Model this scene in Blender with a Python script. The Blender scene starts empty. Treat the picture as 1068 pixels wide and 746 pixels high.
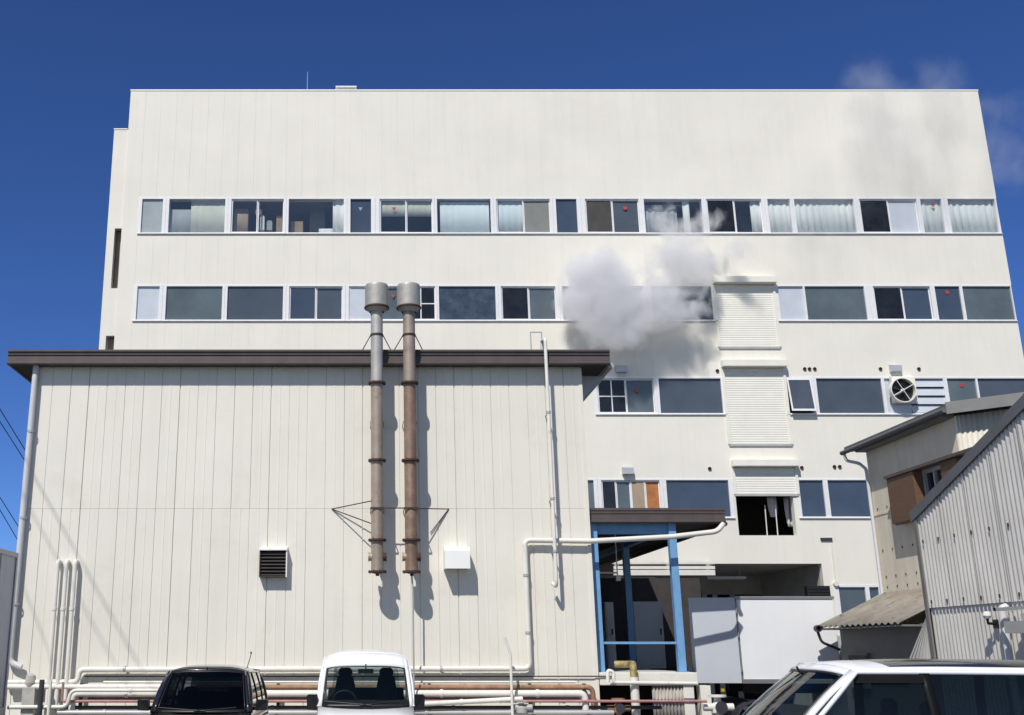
import bpy, bmesh, math, random
from mathutils import Vector, Matrix
random.seed(7)
R = math.radians
S = bpy.context.scene
COL = S.collection
# ------------------------------------------------------------------ camera model (measured from the photograph)
F, PX, PY, HOR, CH = 1102.0, 383.0, 373.0, 679.0, 1.9
PITCH = math.atan((HOR - PY) / F)
FW = Vector((0, math.cos(PITCH), math.sin(PITCH))); UP = Vector((0, -math.sin(PITCH), math.cos(PITCH)))
CAM = Vector((0, 0, CH))
def ray(x, y): return Vector((1, 0, 0)) * ((x - PX) / F) + UP * ((PY - y) / F) + FW
def atY(x, y, Y): d = ray(x, y); return CAM + d * (Y / d.y)
def atX(x, y, X): d = ray(x, y); return CAM + d * (X / d.x)
def zY(y, Y): return atY(PX, y, Y).z
def xY(x, y, Y): return atY(x, y, Y).x
# ------------------------------------------------------------------ mesh builder
WL = {}
class MB:
    def __init__(s): s.v = []; s.f = []; s.m = []; s.s = []
    def add(s, vs, fs, m=0, sm=False):
        b = len(s.v); s.v += [Vector(v) for v in vs]
        for f in fs: s.f.append([b + i for i in f]); s.m.append(m); s.s.append(sm)
        return s
    def box(s, x0, x1, y0, y1, z0, z1, m=0):
        x0, x1 = sorted((x0, x1)); y0, y1 = sorted((y0, y1)); z0, z1 = sorted((z0, z1))
        return s.add([(x0,y0,z0),(x1,y0,z0),(x1,y1,z0),(x0,y1,z0),(x0,y0,z1),(x1,y0,z1),(x1,y1,z1),(x0,y1,z1)],
                     [(0,3,2,1),(4,5,6,7),(0,1,5,4),(1,2,6,5),(2,3,7,6),(3,0,4,7)], m)
    def prism(s, poly, vec, m=0, sm=False):
        n = len(poly); a = [Vector(p) for p in poly]; b = [p + Vector(vec) for p in a]
        s.add(a + b, [list(range(n))[::-1], [n + i for i in range(n)]], m)
        s.add(a + b, [(i, (i+1) % n, n + (i+1) % n, n + i) for i in range(n)], m, sm)
        return s
    def tube(s, pts, r, n=10, m=0, caps=True, bend=0.0):
        P = [Vector(p) for p in pts]
        if bend > 0 and len(P) > 2:
            Q = [P[0]]
            for i in range(1, len(P) - 1):
                a, b, c = P[i-1], P[i], P[i+1]
                la, lc = (a-b).length, (c-b).length
                k = min(bend, la*.45, lc*.45)
                p0 = b + (a-b).normalized()*k; p1 = b + (c-b).normalized()*k
                for t in (0, .2, .4, .6, .8, 1): Q.append(p0*(1-t)**2 + b*2*t*(1-t) + p1*t*t)
            Q.append(P[-1]); P = Q
        rr = r if isinstance(r, (list, tuple)) else [r]*len(P)
        ring = []; up = None
        for i, p in enumerate(P):
            t = (P[min(i+1, len(P)-1)] - P[max(i-1, 0)]).normalized()
            if up is None:
                up = Vector((0,0,1)) if abs(t.z) < .9 else Vector((1,0,0))
            u = (up - t*up.dot(t)).normalized(); w = t.cross(u); up = u
            ring.append([p + (u*math.cos(2*math.pi*k/n) + w*math.sin(2*math.pi*k/n))*rr[i] for k in range(n)])
        vs = [q for g in ring for q in g]
        fs = [(i*n+k, i*n+(k+1) % n, (i+1)*n+(k+1) % n, (i+1)*n+k) for i in range(len(P)-1) for k in range(n)]
        s.add(vs, fs, m, True)
        if caps:
            s.add(ring[0], [list(range(n))], m); s.add(ring[-1], [list(range(n))[::-1]], m)
        return s
    def lathe(s, base, axis, prof, n=20, m=0):
        base = Vector(base); t = Vector(axis).normalized()
        u = (Vector((0,0,1)) if abs(t.z) < .9 else Vector((1,0,0))); u = (u - t*u.dot(t)).normalized(); w = t.cross(u)
        for a, b in zip(prof[:-1], prof[1:]):
            vs = []
            for (r, h) in (a, b):
                r = max(r, 1e-4)
                vs += [base + t*h + (u*math.cos(2*math.pi*k/n) + w*math.sin(2*math.pi*k/n))*r for k in range(n)]
            s.add(vs, [(k, (k+1) % n, n+(k+1) % n, n+k) for k in range(n)], m, abs(a[1]-b[1]) > 1e-6)
        return s
    def grid(s, fn, nu, nv, m=0, sm=True):
        vs = [fn(i/nu, j/nv) for j in range(nv+1) for i in range(nu+1)]
        mm = m if callable(m) else (lambda u, v: m)
        b = len(s.v); s.v += [Vector(v) for v in vs]
        for j in range(nv):
            for i in range(nu):
                s.f.append([b+j*(nu+1)+i, b+j*(nu+1)+i+1, b+(j+1)*(nu+1)+i+1, b+(j+1)*(nu+1)+i])
                s.m.append(mm((i+.5)/nu, (j+.5)/nv)); s.s.append(sm)
        return s
    def build(s, name, mats, parent=None, local=False, bevel=0, solid=0, base=None, weld=False):
        if not isinstance(mats, (list, tuple)): mats = [mats]
        if parent is not None: off = Vector((0,0,0)) if local else WL[parent.name]
        else:
            if base is None:
                xs = [v.x for v in s.v]; ys = [v.y for v in s.v]; zs = [v.z for v in s.v]
                base = Vector(((min(xs)+max(xs))/2, (min(ys)+max(ys))/2, min(zs)))
            off = Vector(base)
        me = bpy.data.meshes.new(name)
        me.from_pydata([v - off for v in s.v], [], s.f)
        for mt in mats: me.materials.append(mt)
        me.polygons.foreach_set('material_index', s.m); me.polygons.foreach_set('use_smooth', s.s)
        bm = bmesh.new(); bm.from_mesh(me)
        if weld: bmesh.ops.remove_doubles(bm, verts=bm.verts, dist=1e-4)
        bmesh.ops.recalc_face_normals(bm, faces=bm.faces); bm.to_mesh(me); bm.free()
        o = bpy.data.objects.new(name, me); COL.objects.link(o)
        if parent is not None: o.parent = parent; WL[o.name] = WL[parent.name]
        else: o.location = off; WL[o.name] = off
        if solid:
            md = o.modifiers.new('thickness', 'SOLIDIFY'); md.thickness = solid; md.offset = 0
        if bevel:
            md = o.modifiers.new('edge', 'BEVEL'); md.width = bevel; md.segments = 2; md.limit_method = 'ANGLE'; md.angle_limit = R(40)
        return o
def tag(o, label=None, cat=None, group=None, kind=None):
    if label: o['label'] = label
    if cat: o['category'] = cat
    if group: o['group'] = group
    if kind: o['kind'] = kind
    return o
def empty(name, loc, label, cat, group=None, rz=0):
    o = bpy.data.objects.new(name, None); COL.objects.link(o); o.location = loc; o.rotation_euler.z = rz
    o.empty_display_size = .2; WL[o.name] = Vector(loc)
    return tag(o, label, cat, group)
# ------------------------------------------------------------------ materials
def mat(name, col, rough=.6, metal=0, var=.12, scale=2.0, bump=0, bscale=40, streak=0, streak_col=None, spec=.5, stretch=None, dirt_or_reflection=None, coat=0):
    m = bpy.data.materials.new(name); m.use_nodes = True
    N = m.node_tree.nodes; L = m.node_tree.links; b = N['Principled BSDF']
    b.inputs['Roughness'].default_value = rough; b.inputs['Metallic'].default_value = metal
    b.inputs['Specular IOR Level'].default_value = spec
    if coat: b.inputs['Coat Weight'].default_value = coat; b.inputs['Coat Roughness'].default_value = .04
    tc = N.new('ShaderNodeTexCoord'); mp = N.new('ShaderNodeMapping'); L.new(tc.outputs['Object'], mp.inputs['Vector'])
    if stretch: mp.inputs['Scale'].default_value = stretch
    nz = N.new('ShaderNodeTexNoise'); nz.inputs['Scale'].default_value = scale; nz.inputs['Detail'].default_value = 6
    nz.inputs['Roughness'].default_value = .62
    L.new(mp.outputs[0], nz.inputs['Vector'])
    rp = N.new('ShaderNodeValToRGB'); L.new(nz.outputs['Fac'], rp.inputs['Fac'])
    c0 = [max(0, c*(1-var)) for c in col]; c1 = [min(1, c*(1+var)) for c in col]
    rp.color_ramp.elements[0].position = .3; rp.color_ramp.elements[1].position = .7
    rp.color_ramp.elements[0].color = (*c0, 1); rp.color_ramp.elements[1].color = (*c1, 1)
    out = rp.outputs['Color']
    if streak:
        mp2 = N.new('ShaderNodeMapping'); L.new(tc.outputs['Object'], mp2.inputs['Vector']); mp2.inputs['Scale'].default_value = (2.2, 2.2, .09)
        n2 = N.new('ShaderNodeTexNoise'); n2.inputs['Scale'].default_value = 2.4; n2.inputs['Detail'].default_value = 5; L.new(mp2.outputs[0], n2.inputs['Vector'])
        r2 = N.new('ShaderNodeMapRange'); r2.inputs['From Min'].default_value = .48; r2.inputs['From Max'].default_value = .78
        r2.inputs['To Max'].default_value = streak; L.new(n2.outputs['Fac'], r2.inputs['Value'])
        mx = N.new('ShaderNodeMix'); mx.data_type = 'RGBA'; L.new(r2.outputs[0], mx.inputs[0]); L.new(out, mx.inputs[6])
        mx.inputs[7].default_value = (*(streak_col or [c*.55 for c in col]), 1); out = mx.outputs[2]
    if dirt_or_reflection:
        n3 = N.new('ShaderNodeTexNoise'); n3.inputs['Scale'].default_value = dirt_or_reflection[2]; n3.inputs['Detail'].default_value = 8; n3.inputs['Roughness'].default_value = .7
        L.new(tc.outputs['Object'], n3.inputs['Vector'])
        r3 = N.new('ShaderNodeMapRange'); r3.inputs['From Min'].default_value = dirt_or_reflection[3] if len(dirt_or_reflection) > 3 else .5; r3.inputs['From Max'].default_value = (dirt_or_reflection[3] if len(dirt_or_reflection) > 3 else .5)+.16
        r3.inputs['To Max'].default_value = dirt_or_reflection[1]; L.new(n3.outputs['Fac'], r3.inputs['Value'])
        mx = N.new('ShaderNodeMix'); mx.data_type = 'RGBA'; L.new(r3.outputs[0], mx.inputs[0]); L.new(out, mx.inputs[6])
        mx.inputs[7].default_value = (*dirt_or_reflection[0], 1); out = mx.outputs[2]
    L.new(out, b.inputs['Base Color'])
    if bump:
        n4 = N.new('ShaderNodeTexNoise'); n4.inputs['Scale'].default_value = bscale; n4.inputs['Detail'].default_value = 4
        L.new(tc.outputs['Object'], n4.inputs['Vector'])
        bp = N.new('ShaderNodeBump'); bp.inputs['Strength'].default_value = bump; bp.inputs['Distance'].default_value = .02
        L.new(n4.outputs['Fac'], bp.inputs['Height']); L.new(bp.outputs[0], b.inputs['Normal'])
    return m
def glass(name, tint, refl=.07, rough=.01, wav=0):
    m = bpy.data.materials.new(name); m.use_nodes = True
    N = m.node_tree.nodes; L = m.node_tree.links; N.remove(N['Principled BSDF']); o = N['Material Output']
    t = N.new('ShaderNodeBsdfTransparent'); t.inputs[0].default_value = (*tint, 1)
    g = N.new('ShaderNodeBsdfGlossy'); g.inputs['Roughness'].default_value = rough; g.inputs[0].default_value = (1,1,1,1)
    fr = N.new('ShaderNodeLayerWeight'); fr.inputs['Blend'].default_value = .5
    pw = N.new('ShaderNodeMath'); pw.operation = 'POWER'; pw.inputs[1].default_value = 4; L.new(fr.outputs['Facing'], pw.inputs[0])
    ad = N.new('ShaderNodeMath'); ad.operation = 'ADD'; ad.inputs[1].default_value = refl; ad.use_clamp = True; L.new(pw.outputs[0], ad.inputs[0])
    mx = N.new('ShaderNodeMixShader'); L.new(ad.outputs[0], mx.inputs[0]); L.new(t.outputs[0], mx.inputs[1]); L.new(g.outputs[0], mx.inputs[2])
    if wav:
        tc = N.new('ShaderNodeTexCoord'); n = N.new('ShaderNodeTexNoise'); n.inputs['Scale'].default_value = 1.3; n.inputs['Detail'].default_value = 2; L.new(tc.outputs['Object'], n.inputs['Vector'])
        bp = N.new('ShaderNodeBump'); bp.inputs['Strength'].default_value = wav; bp.inputs['Distance'].default_value = .05
        L.new(n.outputs['Fac'], bp.inputs['Height']); L.new(bp.outputs[0], g.inputs['Normal'])
    L.new(mx.outputs[0], o.inputs['Surface'])
    return m
CREAM = (.78, .75, .68)
M = dict(
    wall=mat('painted_concrete', CREAM, .75, var=.035, scale=.5, bump=.05, bscale=25, streak=.16, streak_col=(.62,.595,.54), dirt_or_reflection=((.66,.63,.57), .22, .3, .52)),
    siding=mat('cream_metal_siding', (.755,.725,.652), .55, var=.04, scale=.7, streak=.17, streak_col=(.58,.545,.48), dirt_or_reflection=((.58,.54,.47), .28, .9, .54)),
    groove=mat('siding_groove', (.30,.28,.25), .8, var=.3, scale=5),
    coping=mat('white_coping', (.85,.85,.83), .5, var=.03),
    alu=mat('white_window_alu', (.78,.78,.795), .4, var=.04, scale=4),
    alu_dull=mat('dull_alu', (.5,.52,.55), .45, .3, var=.08),
    brown=mat('brown_fascia_metal', (.088,.068,.066), .5, var=.14, scale=3, streak=.3, streak_col=(.14,.115,.11)),
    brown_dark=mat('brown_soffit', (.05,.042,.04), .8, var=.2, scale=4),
    clear=glass('clear_glass', (.93,.945,.95), .085, wav=.12),
    shutter=mat('cream_shutter', (.80,.78,.71), .5, var=.04, scale=2),
    blue_glass=mat('blue_film_glass', (.052,.074,.115), .05, var=.15, scale=.9, spec=.6, bump=.02, bscale=1.5),
    blue_glass2=mat('slate_film_glass', (.072,.090,.118), .08, var=.16, scale=.8, spec=.6, bump=.015, bscale=2),
    slate_pale=mat('pale_slate_glass', (.105,.135,.155), .07, var=.22, scale=.7, spec=.6, bump=.02, bscale=1.2),
    slate_reflect=mat('reflection_slate_glass', (.05,.068,.10), .05, var=.5, scale=2.2, spec=.7, bump=.05, bscale=2.5, dirt_or_reflection=((.28,.31,.35), .5, 3.2, .6)),  # pale squiggles are reflections put into the pane colour
    pale_glass=mat('frosted_glass', (.36,.40,.42), .15, var=.12, scale=1.5),
    pale_lit=mat('pale_film_glass', (.55,.59,.66), .2, var=.08, scale=1.2),
    dark_glass=mat('dark_room_glass', (.014,.015,.02), .05, var=.5, scale=2, spec=.5),
    brownish=mat('dark_board', (.05,.045,.042), .5, var=.3),
    curtain=mat('pale_curtain', (.86,.87,.83), .9, var=.08, scale=6, stretch=(3,3,.3)),
    cyan_blind=mat('cyan_blind', (.76,.84,.85), .8, var=.05, scale=2),
    beige_blind=mat('beige_blind', (.66,.67,.58), .8, var=.05),
    grey_blind=mat('grey_blind', (.40,.43,.44), .85, var=.12, scale=2),
    grey_board=mat('grey_board', (.20,.21,.20), .7, var=.1),
    tan_board=mat('tan_board', (.36,.28,.20), .7, var=.15),
    orange_board=mat('orange_board', (.42,.16,.05), .6, var=.25, scale=4),
    carton=mat('carton', (.42,.29,.18), .8, var=.1),
    room=mat('room_plaster', (.33,.34,.33), .9, var=.1),
    red=mat('red_sticker', (.42,.05,.06), .5, var=.05),
    faded=mat('faded_sticker', (.30,.33,.40), .6, var=.05),
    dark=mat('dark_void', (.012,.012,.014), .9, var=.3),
    recess=mat('recess_plaster', (.52,.51,.49), .9, var=.15, scale=1.5),
    black=mat('black_plastic', (.012,.012,.013), .4, var=.2),
    pillar_black=mat('pillar_black', (.006,.006,.007), .5, var=.1, spec=.15),
    rubber=mat('tyre_rubber', (.02,.02,.02), .85, var=.2, bump=.2),
    steel=mat('weathered_steel', (.46,.445,.42), .5, .3, var=.15, scale=3, streak=.5, streak_col=(.30,.26,.22)),
    steel_clean=mat('galvanized_cap', (.40,.385,.36), .55, .25, var=.18, scale=6),
    steel_warm=mat('heat_stained_steel', (.36,.30,.245), .5, .25, var=.2, scale=2.5, streak=.6, streak_col=(.23,.17,.13), dirt_or_reflection=((.2,.12,.08), .6, 3.5, .55)),
    rust=mat('rusty_flue', (.26,.175,.13), .6, .2, var=.3, scale=3, streak=.7, streak_col=(.15,.085,.06), dirt_or_reflection=((.34,.27,.2), .7, 3, .52)),
    rust_dark=mat('rusty_flange', (.07,.035,.025), .8, .2, var=.4, scale=8),
    pipe_white=mat('white_pipe', (.74,.72,.67), .5, var=.06, scale=3, dirt_or_reflection=((.42,.37,.3), .5, 5, .58)),
    pipe_grey=mat('grey_pipe', (.45,.45,.45), .5, .2, var=.1),
    pipe_brown=mat('brown_pipe', (.30,.17,.10), .65, .1, var=.35, scale=4, dirt_or_reflection=((.6,.5,.42), .5, 5, .55)),
    shade_mauve=mat('mauve_shade', (.17,.12,.12), .6, var=.3, scale=4, dirt_or_reflection=((.35,.3,.27), .5, 5, .58)),  # dark mauve colour stands in for shade between the rack pipes
    pipe_pink=mat('red_oxide_pipe', (.40,.20,.19), .6, var=.2, scale=5),
    pipe_dark=mat('dark_pipe', (.04,.04,.055), .5, var=.2),
    downpipe=mat('lilac_downpipe', (.60,.60,.62), .4, var=.07),
    yellow=mat('yellow_insulation', (.31,.25,.10), .6, var=.55, scale=9, dirt_or_reflection=((.10,.08,.03), .9, 14, .5)),
    wire=mat('black_cable', (.02,.02,.025), .6, var=.1),
    blue=mat('blue_steel_paint', (.17,.36,.62), .45, var=.1, scale=5, dirt_or_reflection=((.06,.15,.3), .5, 6, .6)),
    concrete=mat('concrete', (.45,.44,.41), .85, var=.15, scale=3, bump=.2, dirt_or_reflection=((.25,.24,.22), .6, 2)),
    asphalt=mat('asphalt', (.05,.05,.052), .9, var=.3, scale=30, bump=.4, bscale=150),
    truck_white=mat('truck_box_white', (.80,.81,.84), .35, var=.02, scale=2, streak=.10, streak_col=(.62,.62,.62)),
    truck_door=mat('truck_door_grey', (.53,.56,.62), .4, var=.03, scale=2),
    truck_grey=mat('truck_box_grey', (.50,.52,.55), .4, var=.06, scale=2, streak=.2),
    truck_trim=mat('truck_trim', (.33,.34,.36), .4, .6, var=.08),
    corr=mat('galvanized_corrugated', (.67,.645,.605), .5, .05, var=.1, scale=1.2, streak=.4, streak_col=(.50,.47,.43), dirt_or_reflection=((.36,.31,.26), .4, 4, .62)),
    sheet=mat('dirty_sheet', (.36,.335,.31), .6, var=.2, scale=4, dirt_or_reflection=((.18,.14,.11), .6, 5, .5)),
    corr_brown=mat('weathered_roof_sheet', (.29,.26,.22), .7, .1, var=.2, scale=3, dirt_or_reflection=((.15,.12,.09), .6, 4, .52)),
    house_wall=mat('beige_sheet_wall', (.76,.69,.56), .7, var=.08, scale=1.5, streak=.3, streak_col=(.48,.43,.36)),
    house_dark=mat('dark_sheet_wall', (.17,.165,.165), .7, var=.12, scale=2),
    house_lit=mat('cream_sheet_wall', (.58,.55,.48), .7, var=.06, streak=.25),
    wood=mat('brown_shutter_box', (.14,.075,.042), .6, var=.15, scale=3, stretch=(1,1,8)),
    roof_grey=mat('dark_roof_tile', (.13,.13,.135), .7, var=.2, scale=6),
    verge_lit=mat('grey_verge', (.25,.245,.235), .6, var=.12),
    verge=mat('blue_grey_verge', (.115,.12,.14), .5, var=.12),
    car_white=mat('car_white_paint', (.83,.84,.87), .3, var=.01, coat=.6),
    car_black=mat('car_black_paint', (.012,.012,.014), .22, var=.05, coat=1),
    car_pearl=mat('car_pearl_paint', (.80,.81,.85), .28, var=.01, coat=.8),
    car_roof=mat('car_black_roof', (.012,.012,.013), .2, var=.05, coat=.6),
    car_glass=glass('car_glass', (.55,.62,.62), .035),
    car_tint=glass('car_tinted_glass', (.10,.14,.14), .05),
    car_smoke=glass('car_dim_glass', (.09,.10,.12), .02),
    seat=mat('dark_seat_fabric', (.018,.018,.022), .9, var=.2),
    dash=mat('dash_plastic', (.03,.032,.036), .6, var=.1),
    chrome=mat('chrome', (.7,.7,.72), .12, 1, var=.02),
    lamp=mat('headlight_lens', (.6,.62,.65), .1, .2, var=.05),
    amber=mat('amber_lens', (.5,.36,.02), .3, var=.05),
    plate=mat('plate_white', (.75,.75,.72), .5, var=.02),
    cloth=mat('pale_cloth', (.6,.58,.62), .9, var=.1),
)
# ------------------------------------------------------------------ ground
g = MB(); g.box(-350, 350, -150, 700, -.5, 0); tag(g.build('ground', M['asphalt'], base=(0,0,0)), 'dark asphalt yard in front of the factory', 'ground', kind='structure')
g = MB(); g.box(-14, 5.0, 19.6, 21.42, .0, .06); tag(g.build('pavement', M['concrete']), 'concrete strip along the foot of the shed', 'pavement', kind='structure')
YS, YB = 21.5, 37.5
# ================================================================== MAIN BUILDING
yb = YB
XL = xY(136.5, 95, yb); XR = xY(1020, 96, yb); ZT = zY(95, yb)
rowy = [(206, 244.5), (297, 335.5), (393, 433), (499, 541)]
rz = [(zY(a, yb), zY(b, yb)) for a, b in rowy]           # (top, bottom)
zlint = zY(588, yb)
B = empty('factory_building', ((XL+XR)/2, yb+6, 0), 'long cream five storey factory with ribbon windows under a deep blank parapet', 'building')
XLL = xY(119, 135, yb)
wall = MB(); W0, W1 = yb, yb+.28
BX = xY(857, 590, yb)          # right edge of the ground floor recess
edges = [ZT] + [z for t in rz for z in t]
# spandrel bands
bands = [(ZT, rz[0][0]), (rz[0][1], rz[1][0]), (rz[1][1], rz[2][0]), (rz[2][1], rz[3][0]), (rz[3][1], zlint)]
SH = [xY(747.5, 330, yb), xY(808.5, 330, yb)]             # shutter bay
OPN = (xY(769, 537, yb), xY(829, 537, yb), zY(516, yb), zY(558.5, yb))
def vgroove_wall(x0, x1, z1, z0, pitch=.62):
    """a band of cladding panels with fine vertical joints"""
    n = max(1, round((x1-x0)/pitch)); xs = [x0 + (x1-x0)*i/n for i in range(n+1)]
    gq = .005; poly = [(x0, W0)]
    for x in xs[1:-1]: poly += [(x-gq, W0), (x-gq*.4, W0+.008), (x+gq*.4, W0+.008), (x+gq, W0)]
    poly += [(x1, W0), (x1, W1), (x0, W1)]
    wall.prism([(x, y, z0) for x, y in poly], (0, 0, z1-z0))
for i, (a, b) in enumerate(bands):
    if i == 4:
        vgroove_wall(XL, OPN[0], a, b); vgroove_wall(OPN[1], XR, a, b)
        wall.box(OPN[0], OPN[1], W0, W1, OPN[3], b)
    elif i == 3:
        vgroove_wall(XL, XR, a, b)
    else: vgroove_wall(XL, XR, a, b)
wall.box(BX, XR, W0, W1, 0, zY(610, yb)+0, 0) if False else None
# ground floor right of the recess, with a window hole
gx0, gx1, gz1, gz0 = xY(872, 628, yb), xY(921, 628, yb), zY(610, yb), zY(652, yb)
wall.box(BX, gx0, W0, W1, 0, zlint); wall.box(gx1, XR, W0, W1, 0, zlint); wall.box(gx0, gx1, W0, W1, gz1, zlint); wall.box(gx0, gx1, W0, W1, 0, gz0)
# left ground floor part and lower left stair block
wall.box(XL, xY(560, 600, yb), W0, W1, 0, zlint)
sx0, sx1 = xY(117.5, 268, yb), xY(128.5, 268, yb); sz1, sz0 = zY(238, yb), zY(300.5, yb)
tx0, tx1 = xY(110, 356, yb), xY(123.5, 356, yb); tz1, tz0 = zY(350, yb), zY(372, yb)
ZLL = zY(135, yb); D0 = W0+.03
wall.box(XLL, XL, D0, W1, sz1, ZLL); wall.box(XLL, sx0, D0, W1, sz0, sz1); wall.box(sx1, XL, D0, W1, sz0, sz1)
wall.box(XLL, XL, D0, W1, tz1, sz0); wall.box(XLL, tx0, D0, W1, tz0, tz1); wall.box(tx1, XL, D0, W1, tz0, tz1); wall.box(XLL, XL, D0, W1, 0, tz0)
# piers at both ends of each window row
ROWS = [
 [(147.6,169.3,['pale']), (176,234.5,['paleroom']), (241,295.6,['stuff','stuff2']), (301,358.5,['bluecurt']), (365.5,387,['blue']),
  (396,451,['halfblind','halfblind']), (456,512,['cyan']), (518,574,['pcurt','greyb']), (580.4,602,['blue']), (611,667,['brownish','slate']),
  (672.5,733,['cloudy']), (738,795.5,['dark','partcurt']), (802,825.5,['curt']), (830,892,['curt']), (898,958,['dark','palelit']), (962,984,['curt']), (990.7,1040,['curt'])],
 [(142.6,165.7,['palelit']), (173,231.5,['slate']), (237,295,['slate']), (301.5,357,['blue','slate']), (364,454,['palelit','slate','darkbars']), (458,517,['blue']),
  (523,580,['dark','slate']), (587,608,['pale']), (615,672,['dark','slate']), (680,743,['slate']),
  (813,839,['palelit']), (841,903,['slate']), (912.6,972,['dark','blue']), (977,1003,['blue']), (1006,1057,['slate'])],
 [(623.6,682.5,['darkbars','slate']), (688,753,['slate']), (822,847,['awning']), (853,921,['slate']), (924,986,['fan']), (990,1020,['slate']), (1022,1080,['slate'])],
 [(603,620,['slate']), (628,689,['dark','slate','tan','orange']), (696,761,['blue']), (835,860,['blue']), (865,925,['blue']), (930,990,['slate'])],
]
ROWX = {2: 600, 3: 596}
YF, YG = W0-.015, W0+.06
KMAT = dict(pale='pale_glass', blue='blue_glass', slate='blue_glass2', palelit='pale_lit', dark='dark_glass', brownish='brownish', greyb='grey_board', tan='tan_board', orange='orange_board')
def curtain(par, x0, x1, z0, z1, m, y=None, wave=.03):
    c = MB(); y = (y or YG+.085); n = max(6, int((x1-x0)/.035))
    c.grid(lambda u, v: (x0+(x1-x0)*u, y + wave*math.sin(u*n*.9)*(.6+.4*math.sin(u*7+v)), z0+(z1-z0)*v), n, 2)
    return c.build('curtain', m, par, solid=.004)
def mark(par, x, y, m, tri=True, size=.16, yy=None):
    p = atY(x, y, YG-.02); k = MB()
    if tri: k.prism([(p.x-size/2, YG-.025, p.z+size*.4), (p.x+size/2, YG-.025, p.z+size*.4), (p.x, YG-.025, p.z-size*.6)], (0, .006, 0))
    else: k.lathe((p.x, YG-.025, p.z), (0,1,0), [(0,0), (size*.5,0), (size*.5,.006), (0,.006)], 16)
    k.build('fire_access_mark', m, par)
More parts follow.
